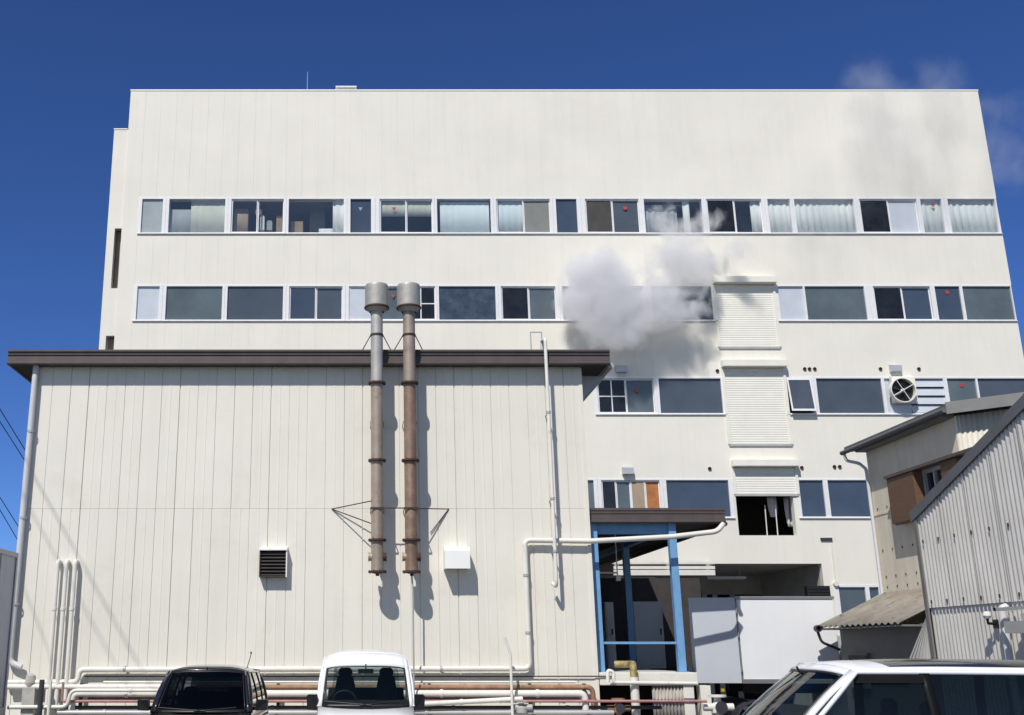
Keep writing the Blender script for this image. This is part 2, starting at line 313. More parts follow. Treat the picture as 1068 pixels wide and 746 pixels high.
for ri, row in enumerate(ROWS):
    zt, zb = rz[ri]; ym = sum(rowy[ri])/2
    gx = [(xY(a, ym, yb), xY(b, ym, yb)) for a, b, _ in row]
    fx = []
    for i, (a, b) in enumerate(gx):
        l = (gx[i-1][1]+a)/2 if i and a-gx[i-1][1] < .8 else a-.13
        r = (gx[i+1][0]+b)/2 if i+1 < len(gx) and gx[i+1][0]-b < .8 else b+.13
        fx.append([l, min(r, XR-.02)])
    # solid wall where the row has no window
    cur = XL
    for (l, r) in fx:
        if l-cur > .01: 
            z_lo = zb
            if ri == 3 and OPN[0] > cur and OPN[1] < l+.01:   # bay with the loading opening
                wall.box(cur, OPN[0], W0, W1, zb, zt); wall.box(OPN[1], l, W0, W1, zb, zt); wall.box(OPN[0], OPN[1], W0, W1, OPN[2], zt)
            else: wall.box(cur, l, W0, W1, zb, zt)
        cur = r
    if XR-cur > .05: wall.box(cur, XR, W0, W1, zb, zt)
    for i, ((gl, gr), (fl, fr), (pa, pb, kinds)) in enumerate(zip(gx, fx, row)):
        fl += .002; fr -= .002; gl = max(gl, fl+.03); gr = min(gr, fr-.03)
        f = MB(); hd = .07
        f.box(fl, gl, YF, W1, zb, zt); f.box(gr, fr, YF, W1, zb, zt)
        f.box(gl, gr, YF, W1, zt-hd, zt); f.box(gl, gr, YF, W1, zb, zb+hd)
        f.box(fl, fr, YF-.045, YF-.002, zb+.003, zb+.035)        # drip sill
        win = f.build('window', M['alu'], B, bevel=.006)
        n = len(kinds); z0, z1 = zb+hd, zt-hd
        for j, k in enumerate(kinds):
            a = gl+(gr-gl)*j/n; b = gl+(gr-gl)*(j+1)/n
            yo = YG + (.0 if j % 2 == 0 else .035); sf = .05
            if n > 1:
                s = MB(); s.box(a, a+sf, yo-.02, yo+.02, z0, z1); s.box(b-sf*.6, b, yo-.02, yo+.02, z0, z1)
                s.box(a+sf, b-sf*.6, yo-.02, yo+.02, z1-sf, z1); s.box(a+sf, b-sf*.6, yo-.02, yo+.02, z0, z0+sf)
                if k == 'darkbars': s.box(a+sf, b-sf*.6, yo-.015, yo+.005, (z0+z1)/2-.03, (z0+z1)/2+.01); s.box((a+b)/2-.02, (a+b)/2+.02, yo-.014, yo+.004, z0+sf, z1-sf)
                s.build('sash', M['alu'], win)
            if k == 'awning':
                # tilted open top hung sash
                s = MB(); sw = .05; dz = z1-z0; q = .2
                def P(x, t, o=0): return Vector((x, YF-.02-q*t+o, z1-dz*t*.97))
                for (xa, xb, ta, tb) in ((a, a+sw, 0, 1), (b-sw, b, 0, 1), (a+sw, b-sw, 0, .05), (a+sw, b-sw, .94, 1)):
                    s.prism([P(xa, ta), P(xb, ta), P(xb, tb), P(xa, tb)], (0, .035, .012))
                s.build('sash', M['alu'], win)
                s = MB(); s.prism([P(a+sw, .05, .012), P(b-sw, .05, .012), P(b-sw, .94, .012), P(a+sw, .94, .012)], (0, .012, .004)); s.build('pane', M['blue_glass2'], win)
                continue
            if k == 'fan':
                for q in range(4):
                    xa = a+(b-a)*.42; za = z0+(z1-z0)*q/4; zc = z0+(z1-z0)*(q+1)/4
                    s = MB(); s.prism([(xa, yo-.06, za+.015), (xa, yo-.045, za+.015), (xa, yo+.03, zc-.02), (xa, yo+.015, zc-.02)], (b-xa, 0, 0)); s.build('louver', M['pale_lit'], win)
                s = MB(); s.box(a, a+(b-a)*.42, yo, yo+.03, z0, z1); s.build('fan_panel', M['pale_lit'], win)
                s = MB(); s.box(a, b, yo+.06, yo+.08, z0, z1); s.build('pane', M['blue_glass'], win)
                continue
            pm = MB(); pm.box(a+(sf if n > 1 else 0), b-(sf*.6 if n > 1 else 0), yo-.004, yo+.004, z0+(sf if n > 1 else 0), z1-(sf if n > 1 else 0))
            mk = KMAT.get(k, 'dark_glass' if k == 'darkbars' else 'clear')
            if mk == 'blue_glass2': mk = ('slate_pale', 'slate_pale', 'blue_glass2', 'blue_glass2', 'slate_pale')[(i*3+ri*2+j) % 5]
            if ri == 1 and pa == 458: mk = 'slate_reflect'
            pane = pm.build('pane', M[mk], win); pane_mid = Vector(((a+b)/2, yo, (z0+z1)/2))
            # panes are never set quite true: tiny random tilt about the centre
            pc_ = pane_mid - WL[pane.name]; rt = Matrix.Rotation(random.uniform(-.006, .006), 4, 'X') @ Matrix.Rotation(random.uniform(-.006, .006), 4, 'Z')
            pane.data.transform(Matrix.Translation(pc_) @ rt @ Matrix.Translation(-pc_))
            if k == 'curt': curtain(win, a, b, z0-.05, z1+.05, M['curtain'])
            if k == 'partcurt': curtain(win, a+(b-a)*.62, b, z0-.05, z1+.05, M['curtain'])
            if k == 'pcurt': curtain(win, a, b, z0-.05, z1+.05, M['cyan_blind'], wave=.012)
            if k == 'cyan': curtain(win, a+.12, b-.05, z0-.05, z1-.06, M['cyan_blind'], wave=.006)
            if k == 'halfblind': curtain(win, a, b, z0+(z1-z0)*.52, z1, M['beige_blind'], wave=.006)
            if k == 'bluecurt': curtain(win, a+(b-a)*.80, b, z0-.05, z1+.05, M['curtain']); curtain(win, a+(b-a)*.55, a+(b-a)*.8, z0, z0+.22, M['curtain'], wave=.01)
            if k == 'paleroom': curtain(win, a+(b-a)*.38, b, z0-.05, z1, M['beige_blind'], y=YG+.1, wave=.006); curtain(win, a, a+(b-a)*.38, z0-.05, z1-.35, M['grey_blind'], y=YG+.14, wave=.006)
            if k == 'cloudy': curtain(win, a+(b-a)*.68, a+(b-a)*.8, z0-.05, z1, M['curtain']); curtain(win, a, a+(b-a)*.6, z0-.05, z1-.12, M['grey_blind'], y=YG+.25, wave=.03)  # grey sheet behind the cloudy pane stands in for reflected clouds
            if k == 'stuff': curtain(win, a+.05, a+(b-a)*.62, z0-.05, z1-.25, M['tan_board'], y=YG+.3, wave=.004)
        for (mr, x, y, mm, tri) in ((0,411,218,'red',1),(0,376,218,'faded',1),(0,652,217,'red',0),(0,973,214,'red',1),(1,410,309,'red',1),(1,988,305,'red',0),(2,664,407,'red',0),(2,1003,402,'red',0)):
            if mr == ri and pa <= x <= pb: mark(win, x, y, M[mm], tri)
# ground floor window on the right
f = MB(); fx0, fx1 = gx0, gx1; mx_ = xY(906, 628, yb)
for (a, b) in ((fx0, fx0+.14), (mx_-.07, mx_+.07), (fx1-.1, fx1)): f.box(a, b, YF, W1, gz0, gz1)
for (a, b) in ((fx0+.14, mx_-.07), (mx_+.07, fx1-.1)): f.box(a, b, YF, W1, gz1-.08, gz1); f.box(a, b, YF, W1, gz0, gz0+.08)
win = f.build('window', M['alu'], B)
s = MB(); s.box(fx0+.14, mx_-.07, YG, YG+.01, gz0+.08, gz1-.08); s.build('pane', M['blue_glass2'], win)
s = MB(); s.box(mx_+.07, fx1-.1, YG, YG+.01, gz0+.08, gz1-.08); s.build('pane', M['blue_glass'], win)
wall.build('wall', M['wall'], B)
# interior slabs, side/back walls, roof
it = MB()
zz = [ZT-.6] + [ (bands[i][0]-.02, bands[i][1]+.18) for i in range(1, 4)]
for (a, b) in ((bands[1][0]-.05, bands[1][1]+.2), (bands[2][0]-.05, bands[2][1]+.2), (bands[3][0]-.05, bands[3][1]+.2)):
    it.box(XL+.28, XR-.28, W1+.002, yb+11.7, b, a)
it.box(XL+.28, XR-.28, W1+.002, yb+11.7, bands[0][1]+.2, bands[0][1]+.5)
for i in range(3): it.box(XL+.3, XR-.3, yb+4.5, yb+4.6, bands[i+1][0]-.05, bands[i][1]+.2)
for i in range(3):
    for q in (.22, .4, .55, .73, .87): it.box(XL+(XR-XL)*q-.3, XL+(XR-XL)*q+.3, W1+1.2, W1+1.8, bands[i+1][0]-.05, bands[i][1]+.2)
# fourth floor interior split round the opening: floor below and room behind
it.box(XL+.28, XR-.28, W1+.002, yb+11.7, zlint-.02+.25, OPN[3]-.03)
it.build('interior', M['room'], B)
dk = MB(); dk.box(OPN[0]-2.5, OPN[1]+2.5, yb+3.5, yb+3.6, OPN[3], rz[3][0]); dk.box(OPN[0]-2.6, OPN[0]-2.5, W1+.01, yb+3.5, OPN[3], rz[3][0]); dk.box(OPN[1]+2.5, OPN[1]+2.6, W1+.01, yb+3.5, OPN[3], rz[3][0])
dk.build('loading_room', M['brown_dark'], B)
sh = MB(); sh.box(XL+.0, XL+.27, W1+.003, yb+12, 0, ZT-.01); sh.box(XR-.27, XR, W1+.003, yb+12, 0, ZT-.01); sh.box(XL+.27, XR-.27, yb+11.72, yb+12, 0, ZT-.01)
sh.box(XLL, XL-.003, W1+.6, yb+6, 0, ZLL-.2); sh.box(XLL, XLL+.25, W1+.003, W1+.6, 0, ZLL-.01); sh.box(XLL+.25, XL-.003, W1+.003, W1+.6, ZLL-.3, ZLL-.01)
sh.build('outer_wall', M['wall'], B)
rf = MB(); rf.box(XL+.28, XR-.28, W1+.003, yb+11.7, ZT-.45, ZT-.25); rf.build('roof', M['concrete'], B)
sm_ = mat('stair_wall', (.40,.34,.27), .9)
for (a, b, c, d) in ((sx0, sx1, sz0, sz1), (tx0, tx1, tz0, tz1)):
    st = MB(); st.box(a, b, W1+.1, W1+.12, c, d); st.build('stair_opening', sm_, B)
cp = MB(); cp.box(XL-.02, XR+.02, W0-.02, W0+.3, ZT, ZT+.06); cp.box(XLL-.02, XL-.03, W0+.01, W0+.3, ZLL, ZLL+.05)
cp.box(xY(350, 92, yb), xY(372, 92, yb), W0-.02, W0+.4, ZT+.16, ZT+.22)
for x in (350.6, 371): cp.box(xY(x, 92, yb)-.03, xY(x, 92, yb)+.03, W0+.1, W0+.16, ZT+.09, ZT+.16)
cp.build('coping', M['coping'], B, bevel=.01)
# roller shutters with hoods
for (x0, x1, yh0, yh1, ys0, ys1) in ((748, 808, 290.5, 297, 297.5, 362), (758, 819.5, 377, 384, 384.5, 463.5), (766.5, 829, 480.5, 487.5, 488, 515.5)):
    ymid = (yh0+ys1)/2; a, b = xY(x0, ymid, yb), xY(x1, ymid, yb); zt, zb = zY(ys0, yb), zY(ys1, yb)
    prof = []; n = int((zt-zb)/.085)
    s = MB()
    pts = []
    for i in range(n):
        z = zb+(zt-zb)*i/n; d = (zt-zb)/n
        pts += [(W0-.012, z), (W0-.019, z+d*.2), (W0-.021, z+d*.55), (W0-.014, z+d*.9)]
    pts += [(W0-.012, zt), (W0+.02 if False else W0-.004, zt), (W0-.004, zb)]
    s.prism([(a, y, z) for y, z in pts], (b-a, 0, 0))
    if ys1 > 510:
        s = MB()
        s.prism([(a, y, z) for y, z in pts], (b-a, 0, 0))
    shu = s.build('roller_shutter', M['shutter'], B)
    s = MB(); s.box(a-.06, b+.06, W0-.05, W0-.004, zb-.075, zb-.004); s.build('bottom_rail', M['pipe_grey'], shu)
    for (ga, gb) in ((a-.09, a-.002), (b+.002, b+.09)): s = MB(); s.box(ga, gb, W0-.06, W0-.003, zb, zt); s.build('guide_rail', M['shutter'], shu)
    s = MB(); s.box(a-.1, b+.1, W0-.30, W0-.002, zY(yh1, yb), zY(yh0, yb)); s.build('shutter_hood', M['shutter'], shu, bevel=.015)
# small vents on the facade
for (x, y) in ((647.5, 385), (654, 491), (932.5, 384.5)):
    p = atY(x, y, yb); s = MB(); s.prism([(p.x-.19, W0-.003, p.z+.15), (p.x-.19, W0-.20, p.z+.08), (p.x-.19, W0-.20, p.z-.15), (p.x-.19, W0-.003, p.z-.15)], (.38, 0, 0))
    s.build('vent_hood', M['alu_dull'], B, bevel=.01)
for (x, y) in ((748,387),(839,385),(844,385),(849.5,385),(918,385),(958,385),(740,489),(836,488),(870,487),(875.5,487)):
    p = atY(x, y, yb); s = MB(); s.lathe((p.x, W0-.002, p.z), (0,-1,0), [(.062,0),(.062,.04),(.045,.04),(.045,.008),(0,.008)], 14); s.build('vent_pipe', M['rust_dark'], B)
p = atY(861.5, 562.5, yb); s = MB(); s.box(p.x-.2, p.x+.2, W0-.06, W0-.002, p.z-.045, p.z+.045); s.build('slot_vent', M['brown_dark'], B)
s = MB(); a = atY(867, 568, yb-.04); b = atY(870, 607, yb-.04); s.tube([a, (a.x, a.y, b.z)], .022, 8); s.lathe((a.x, W0-.003, b.z-.06), (0,-1,0), [(.09,0),(.09,.1),(0,.1)], 12); s.build('conduit', M['pipe_white'], B)
# ground floor recess
rc = MB(); x0, x1 = xY(560, 600, yb), BX
rc.box(x0-.2, x1, W1+.002, yb+8, zlint-.0+.003, zlint+.2)
zbk = zY(603, yb)
rc.box(x0, x1, yb+6.0, yb+6.2, zlint-.75, zlint)
rc.box(x1+.002, x1+.2, W1+.003, yb+6, 0, zlint); rc.box(x0-.2, x0, W1+.003, yb+6, 0, zlint)
rc.build('recess', M['recess'], B)
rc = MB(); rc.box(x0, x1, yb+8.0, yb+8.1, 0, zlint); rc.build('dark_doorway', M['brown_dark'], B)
rc = MB()
for x in (628, 668, 712, 733, 744, 762): 
    xx = xY(x, 610, yb+6); rc.box(xx-.1, xx+.1, yb+5.9, yb+5.99, 0, zlint-.75)
rc.build('recess_post', M['alu_dull'], B)
p0 = atY(842, 611, yb-.3); p1 = atY(867, 619, yb-.3)
s = MB(); s.box(p0.x, p1.x, yb-.25, yb-.003, p1.z-.1, p0.z); 
for q in range(3): s.box(p0.x+.03, p1.x-.03, yb-.27, yb-.252, p1.z-.06+q*.1, p1.z-.02+q*.1)
s.build('meter_box', M['black'], B, bevel=.01)
rail = MB()
for (y, h) in ((587.5, .035), (592.2, .05), (597.5, .09)):
    z = zY(y, yb-.5); rail.box(xY(640, y, yb-.5), xY(745, y, yb-.5), yb-.55-h*.5, yb-.45, z-h, z+h)
for x in (645, 700, 742): rail.box(xY(x, 590, yb-.5)-.03, xY(x, 590, yb-.5)+.03, yb-.44, yb-.002, zY(596, yb), zY(587, yb))
tag(rail.build('pipe_rail', M['pipe_white']), 'set of pale horizontal rails across the dark recess behind the blue posts', 'rail')
for (x0_, x1_, y_, lb) in ((645, 683, 603.8, 'slim tube lamp hanging in the dark recess beside the blue post'), (737, 778, 603.2, 'slim tube lamp hanging over the top of the white truck box')):
    t = empty('tube_lamp', atY((x0_+x1_)/2, y_, yb+1.5), lb, 'lamp')
    a, b = atY(x0_, y_, yb+1.5), atY(x1_, y_, yb+1.5)
    s = MB(); s.box(a.x, b.x, a.y-.05, a.y+.05, a.z, a.z+.06); s.build('lamp_body', M['pipe_white'], t)
    s = MB(); s.tube([(a.x+.05, a.y, a.z-.02), (b.x-.05, a.y, a.z-.02)], .018, 8); s.build('lamp_tube', M['plate'], t)
    s = MB(); s.box(a.x+.2, a.x+.22, a.y-.01, a.y+.01, a.z+.06, zlint); s.box(b.x-.22, b.x-.2, a.y-.01, a.y+.01, a.z+.06, zlint); s.build('lamp_hanger', M['pipe_grey'], t)
# hanging cloth and poles in the loading opening
for (x, lb, sz, m) in ((806, 'pale cloth hanging in the dark open loading hatch beside thin poles', (.32, .75), 'cloth'), (823, 'pinkish cloth hanging at the edge of the dark loading hatch', (.3, 1.1), 'cloth')):
    p = atY(x, 532, yb+.6); s = MB()
    s.grid(lambda u, v: (p.x+(u-.5)*sz[0]*(1-.35*v*v), yb+.6+.05*math.sin(u*9+v*3), p.z+.5-sz[1]*v), 10, 8)
    tag(s.build('hanging_cloth', M[m], solid=.01), lb, 'cloth')
for (x, lb) in ((800, 'thin pale pole standing upright in the loading hatch, next to the darker gap'), (811, 'thin pale pole standing in the loading hatch below the pale cloth')):
    p = atY(x, 556, yb+.3); s = MB(); s.tube([(p.x, p.y, OPN[3]), (p.x+.02, p.y, OPN[3]+1.1)], .02, 8); tag(s.build('pole', M['pipe_white']), lb, 'pole')
# cartons on the window sill of the top floor
for (x0_, x1_, y0_, y1_, lb) in ((288, 294.5, 225, 240, 'low brown carton behind the sliding sash of the top window row'), (303, 316, 231, 241, 'larger brown carton standing behind the wide pane of the top window row')):
    a, b = atY(x0_, y1_, YG+.4), atY(x1_, y0_, YG+.4); s = MB(); s.box(a.x, b.x, YG+.4, YG+.75, a.z-.4, b.z); s.box((a.x+b.x)/2-.03, (a.x+b.x)/2+.03, YG+.397, YG+.4, a.z-.4, b.z, 1)
    tag(s.build('cardboard_box', [M['carton'], M['tan_board']], bevel=.01), lb, 'box')
for (x0_, x1_, y0_, y1_, m, lb) in ((271, 276, 226, 240, 'coping', 'slim white instrument behind the sliding sash beside the low carton'), (278, 284, 231, 240, 'grey_blind', 'small grey case between the slim white instrument and the low carton'), (266, 273, 219, 223, 'coping', 'pale shelf edge high behind the same sliding sash as the white instrument')):
    a, b = atY(x0_, y1_, YG+.3), atY(x1_, y0_, YG+.3); s = MB(); s.box(a.x, b.x, YG+.3, YG+.5, a.z, b.z)
    s.box(a.x+.03, b.x-.03, YG+.32, YG+.48, b.z, b.z+.05)
    tag(s.build('instrument', M[m], bevel=.01), lb, 'instrument')
# roof antenna
p = atY(320.5, 95, yb+.6); s = MB(); s.tube([(p.x, p.y, ZT-.25), (p.x, p.y, zY(75, yb+.6))], [.02, .009], 6)
tag(s.build('roof_antenna', M['pipe_grey']), 'thin antenna mast on the flat factory roof', 'antenna')
# exhaust fan at the third window row
pc = atY(942, 407, yb-.35); rad = .46
t = empty('exhaust_fan', (pc.x, yb, pc.z-.7), 'big round exhaust fan in a cream box beside white louvers', 'fan')
s = MB(); a = atY(927, 394, yb); b = atY(957, 424, yb)
s.prism([(a.x, YF+.02, b.z+.1), (a.x, YF+.02, a.z+.05), (a.x, yb-.18, a.z), (a.x, yb-.18, b.z+.12)], (b.x-a.x-.05, 0, 0)); s.build('housing', M['shutter'], t, bevel=.02)
s = MB(); s.lathe((pc.x, yb-.19, pc.z), (0,-1,0), [(rad*.8,.0),(rad,.02),(rad,.2),(rad*.93,.2),(rad*.93,.01),(0,.01)], 28, 0); s.build('shroud', M['shutter'], t)
s = MB(); s.lathe((pc.x, yb-.202, pc.z), (0,-1,0), [(0,.0),(rad*.92,.0),(rad*.92,.012),(0,.012)], 28); s.build('back_plate', M['black'], t)
for k in range(5):
    an = k*2*math.pi/5+.3; s = MB(); u = Vector((math.cos(an), 0, math.sin(an))); w = Vector((-math.sin(an), 0, math.cos(an))); c0 = Vector((pc.x, yb-.27, pc.z))
    s.prism([c0+u*.07-w*.04, c0+u*.36-w*.13, c0+u*.40+w*.03, c0+u*.07+w*.04+Vector((0,-.05,0))], (0, .012, 0)); s.build('blade', M['black'], t)
s = MB(); s.lathe((pc.x, yb-.23, pc.z), (0,-1,0), [(.07,0),(.07,.11),(0,.12)], 14)
for an in (.5, .5+math.pi/2, .5+math.pi, .5+1.5*math.pi):
    s.tube([(pc.x, yb-.37, pc.z), (pc.x+math.cos(an)*rad*.97, yb-.37, pc.z+math.sin(an)*rad*.97)], .016, 6)
s.build('guard', M['alu'], t)
# ================================================================== SHED
ys = YS
sxl, sxr = xY(37, 392, ys), xY(606, 392, ys)
ydn = 33.0
ye = ys-.30; EXL, EXR = xY(8, 372, ye), xY(636, 370, ye); ze1, ze0 = zY(365, ye), zY(380, ye)
T = empty('shed_building', ((sxl+sxr)/2, ys, 0), 'windowless cream metal clad shed with brown eaves standing before the factory', 'building')
zseam = zY(530.5, ys)
w = MB(); grv = MB(); n = round((sxr-sxl)/.385); xs = [sxl+(sxr-sxl)*i/n for i in range(n+1)]
random.seed(3)
for (zz0, zz1) in ((.0, zseam-.002), (zseam+.002, ze1-.1)):
    poly = [(sxl, ys)]
    for i, x in enumerate(xs[1:-1]):
        wd = .012 if i % 5 == 2 else random.choice((.006,.008,.009)); dp = .026 if i % 5 == 2 else random.choice((.012,.016,.02))
        poly += [(x-wd, ys), (x-wd*.8, ys+dp), (x+wd*.8, ys+dp), (x+wd, ys)]
        if random.random() < .7: poly += [(x+.17, ys), (x+.175, ys-.004), (x+.195, ys-.004), (x+.2, ys)]
    poly += [(sxr, ys), (sxr, ys+.12), (sxl, ys+.12)]
    w.prism([(x, y, zz0) for x, y in poly], (0, 0, zz1-zz0))
w.box(sxl, sxl+.1, ys+.122, ydn, 0, ze1-.1); w.box(sxr-.1, sxr, ys+.122, ydn, 0, ze1-.1); w.box(sxl, sxr, ydn+.002, ydn+.1, 0, ze1-.1); w.box(sxl+.05, sxr-.05, ys+.05, ys+.1, zseam-.02, zseam+.02)
w.build('wall', M['siding'], T)
# bracing line and corner trims
for (a, b) in ((sxr-.06, sxr+.012), (sxl-.012, sxl+.06)): c = MB(); c.box(a, b, ys-.014, ys-.002, 0, ze0); c.build('corner_trim', M['siding'], T)
rf = MB(); rf.box(EXL+.06, EXR-.06, ye+.06, ydn+.5, ze0+.02, ze1-.03)
rfp = rf.build('roof', M['brown_dark'], T)
fa = MB()
h = ze1-ze0
prof = [(ye, ze0), (ye-.02, ze0+.015), (ye-.02, ze0+.05), (ye+.015, ze0+.065), (ye+.015, ze0+h*.62), (ye-.01, ze0+h*.66), (ye-.01, ze0+h*.72), (ye+.012, ze0+h*.75), (ye+.012, ze1-.05), (ye-.025, ze1-.04), (ye-.025, ze1), (ye+.059, ze1), (ye+.059, ze0)]
fa.prism([(EXL, y, z) for y, z in prof], (EXR-EXL, 0, 0))
fa.box(EXL-.0, EXL+.055, ye+.062, ydn+.5, ze0, ze1); fa.box(EXR-.055, EXR, ye+.062, ydn+.5, ze0, ze1)
fas = fa.build('fascia', M['brown'], T)
gt = MB(); gt.tube([(EXR+.07, ye+.3, ze0+.05), (EXR+.07, ydn, ze0+.05)], .07, 10); gt.build('gutter', M['pipe_grey'], T)
for y in (22.0, 24.0, 27.0):
    br = MB(); br.prism([(sxr+.002, y, ze0-.65), (sxr+.002, y, ze0-.05), (sxr+.55, y, ze0-.05), (sxr+.55, y, ze0-.1), (sxr+.06, y, ze0-.62)], (0, .05, 0)); br.build('eave_bracket', M['pipe_grey'], T)
# louvre box and hood on the wall
a, b = atY(270, 602, ys-.2), atY(299.5, 572.5, ys-.2)
t = MB(); x0, x1, z0, z1 = a.x, b.x, a.z, b.z; yf = ys-.2
t.prism([(x0, yf-.03, z1-.03), (x0, ys-.002, z1-.03), (x0, ys-.002, z1+.06), (x0, yf-.03, z1)], (x1-x0, 0, 0)); t.box(x0, x0+.02, yf, ys-.002, z0, z1-.031, 1); t.box(x1-.02, x1, yf, ys-.002, z0, z1-.031); t.box(x0+.021, x1-.021, yf, ys-.002, z0, z0+.02, 1)
hb = t.build('louver_box', [M['coping'], M['brown_dark']], T)
t = MB(); t.box(x0+.02, x1-.02, ys-.09, ys-.08, z0+.02, z1-.025, 1)
for i in range(7):
    z = z0+.035+(z1-z0-.08)*i/7; t.prism([(x0+.021, yf+.015, z), (x0+.021, yf+.02, z-.008), (x0+.021, yf+.1, z+.05), (x0+.021, yf+.095, z+.058)], (x1-x0-.042, 0, 0))
t.build('louver', [M['brown_dark'], M['dark']], hb)
a, b = atY(464, 593, ys-.4), atY(490, 570, ys-.4)
t = MB(); x0, x1, z0, z1 = a.x, b.x, a.z, b.z; yf = ys-.40
t.prism([(x0, ys-.002, z0), (x0, yf, z0), (x0, yf, z1-.08), (x0, yf+.12, z1), (x0, ys-.002, z1)], (.02, 0, 0)); t.prism([(x1-.02, ys-.002, z0), (x1-.02, yf, z0), (x1-.02, yf, z1-.08), (x1-.02, yf+.12, z1), (x1-.02, ys-.002, z1)], (.02, 0, 0))
t.prism([(x0+.02, yf, z0), (x0+.02, yf, z1-.08), (x0+.02, yf+.12, z1), (x0+.02, ys-.002, z1), (x0+.02, ys-.002, z1-.02), (x0+.02, yf+.13, z1-.02), (x0+.02, yf+.02, z1-.09), (x0+.02, yf+.02, z0)], (x1-x0-.04, 0, 0))
t.build('vent_hood', M['coping'], T)
# ------------------------------------------------------------------ chimneys
def chimney(xt, xb, warm, label, yw=ys-.53):
    top = atY(xt, 298, yw); bot = atY(xb, 597, yw); X = (top.x+bot.x)/2
    k = empty('chimney', (X, yw, bot.z), label, 'chimney', 'flues on the shed wall')
    def Z(y): return zY(y, yw)
    r = .125
    s = MB(); s.lathe((X, yw, 0), (0,0,1), [(.155, Z(326)), (.245, Z(321.5)), (.245, Z(300)), (.235, Z(298)), (.22, Z(298)), (.22, Z(319)), (.14, Z(324))], 28); cap = s.build('rain_cap', M['steel_clean'], k)
    s = MB(); s.lathe((X, yw, 0), (0,0,1), [(.248, Z(322.5)), (.262, Z(322)), (.262, Z(320.8)), (.248, Z(320.2))], 28); s.build('rim', M['rust_dark'], cap)
    segs = [(326, 400, 'steel' if not warm else 'steel_warm'), (400, 480.5, 'steel_warm' if not warm else 'rust'), (480.5, 563.5, 'steel_warm' if not warm else 'rust'), (563.5, 597, 'steel_warm' if not warm else 'rust')]
    for (y0, y1, m) in segs:
        s = MB(); s.lathe((X, yw, 0), (0,0,1), [(r, Z(y1)), (r, (Z(y0)+Z(y1))/2), (r, Z(y0))], 24)
        s.lathe((X, yw, 0), (0,0,1), [(r, Z(y0)-.02), (r+.006, Z(y0)-.03), (r+.006, Z(y0)-.06), (r, Z(y0)-.07)], 24)
        s.build('pipe_section', M[m], k)
    for y in (400, 480.5, 563.5, 596.5):
        s = MB(); s.lathe((X, yw, Z(y)), (0,0,1), [(r-.01,-.018), (r+.055,-.018), (r+.055,.018), (r-.01,.018)], 24)
        for q in range(8): s.lathe((X+(r+.035)*math.cos(q*.785+.3), yw+(r+.035)*math.sin(q*.785+.3), Z(y)-.03), (0,0,1), [(0,0), (.011,0), (.011,.06), (0,.06)], 6)
        s.build('flange', M['rust_dark'], k)
    s = MB(); s.lathe((X, yw, Z(597)), (0,0,1), [(0,-.07), (.035,-.07), (.035,-.03), (r*.8,-.02), (r,0)], 18); s.build('drain_cap', M['rust_dark'], k)
    for sd in (-1, 1):
        s = MB(); s.lathe((X+sd*.10, yw, Z(581)), (sd,0,0), [(.08,0), (.08,.06), (.09,.062), (.09,.08), (0,.08)], 16); s.build('cleanout_port', M['rust_dark'] if sd > 0 else M['steel_warm'], k)
    # stays to the wall and the roof
    s = MB(); z = Z(531)
    s.box(X-.14, X+.14, yw-.135, yw-.127, z-.02, z+.02); s.box(X-.14, X-.132, yw-.127, ys-.002, z-.02, z+.02); s.box(X+.132, X+.14, yw-.127, ys-.002, z-.02, z+.02)
    z2 = Z(440); s.box(X-.14, X-.132, yw, ys-.002, z2-.02, z2+.02); s.box(X+.132, X+.14, yw, ys-.002, z2-.02, z2+.02)
    s.build('wall_bracket', M['rust_dark'], k)
    s = MB()
    for sd in (-1, 1): s.tube([(X+sd*.13, yw, Z(350)), (X+sd*.36, ye+.35, ze1-.02)], .010, 6)
    s.lathe((X, yw, Z(350)), (0,0,1), [(r+.002,-.02), (r+.012,-.02), (r+.012,.02), (r+.002,.02)], 20)
    s.build('stay_rod', M['rust_dark'], k)
    return k, X
k1, X1 = chimney(393, 393.5, False, 'grey steel chimney with brownish lower pipe, beside the louvre vent')
k2, X2 = chimney(425.5, 430, True, 'rustier reddish chimney with a thin drain line below it')
s = MB(); pa = atY(346, 531, ys-.01); pb = atY(468, 531, ys-.01); yw = ys-.53
s.tube([pa, (X1-.12, yw-.05, zY(523, yw))], .011, 6); s.tube([pa, (X1-.12, yw+.02, zY(546, yw))], .011, 6)
s.build('tie_rod', M['rust_dark'], k1)
s = MB(); s.tube([(X1+.12, yw, zY(530, yw)), (X2-.12, yw, zY(530, yw))], .012, 6); s.tube([(X2+.12, yw, zY(530.5, yw)), pb], .011, 6); s.tube([pb, (pb.x-.38, ys-.03, zY(556, ys))], .009, 6); s.build('tie_rod', M['rust_dark'], k2)
s = MB(); z0 = zY(598, yw); s.tube([(X2+.0, yw, z0-.05), (X2+.02, yw+.02, z0-.3), (X2+.02, yw+.05, 1.0)], .017, 8); tag(s.build('drain_pipe', M['pipe_grey']), 'thin drain line dropping from the rusty chimney to the pipe rack', 'pipe')
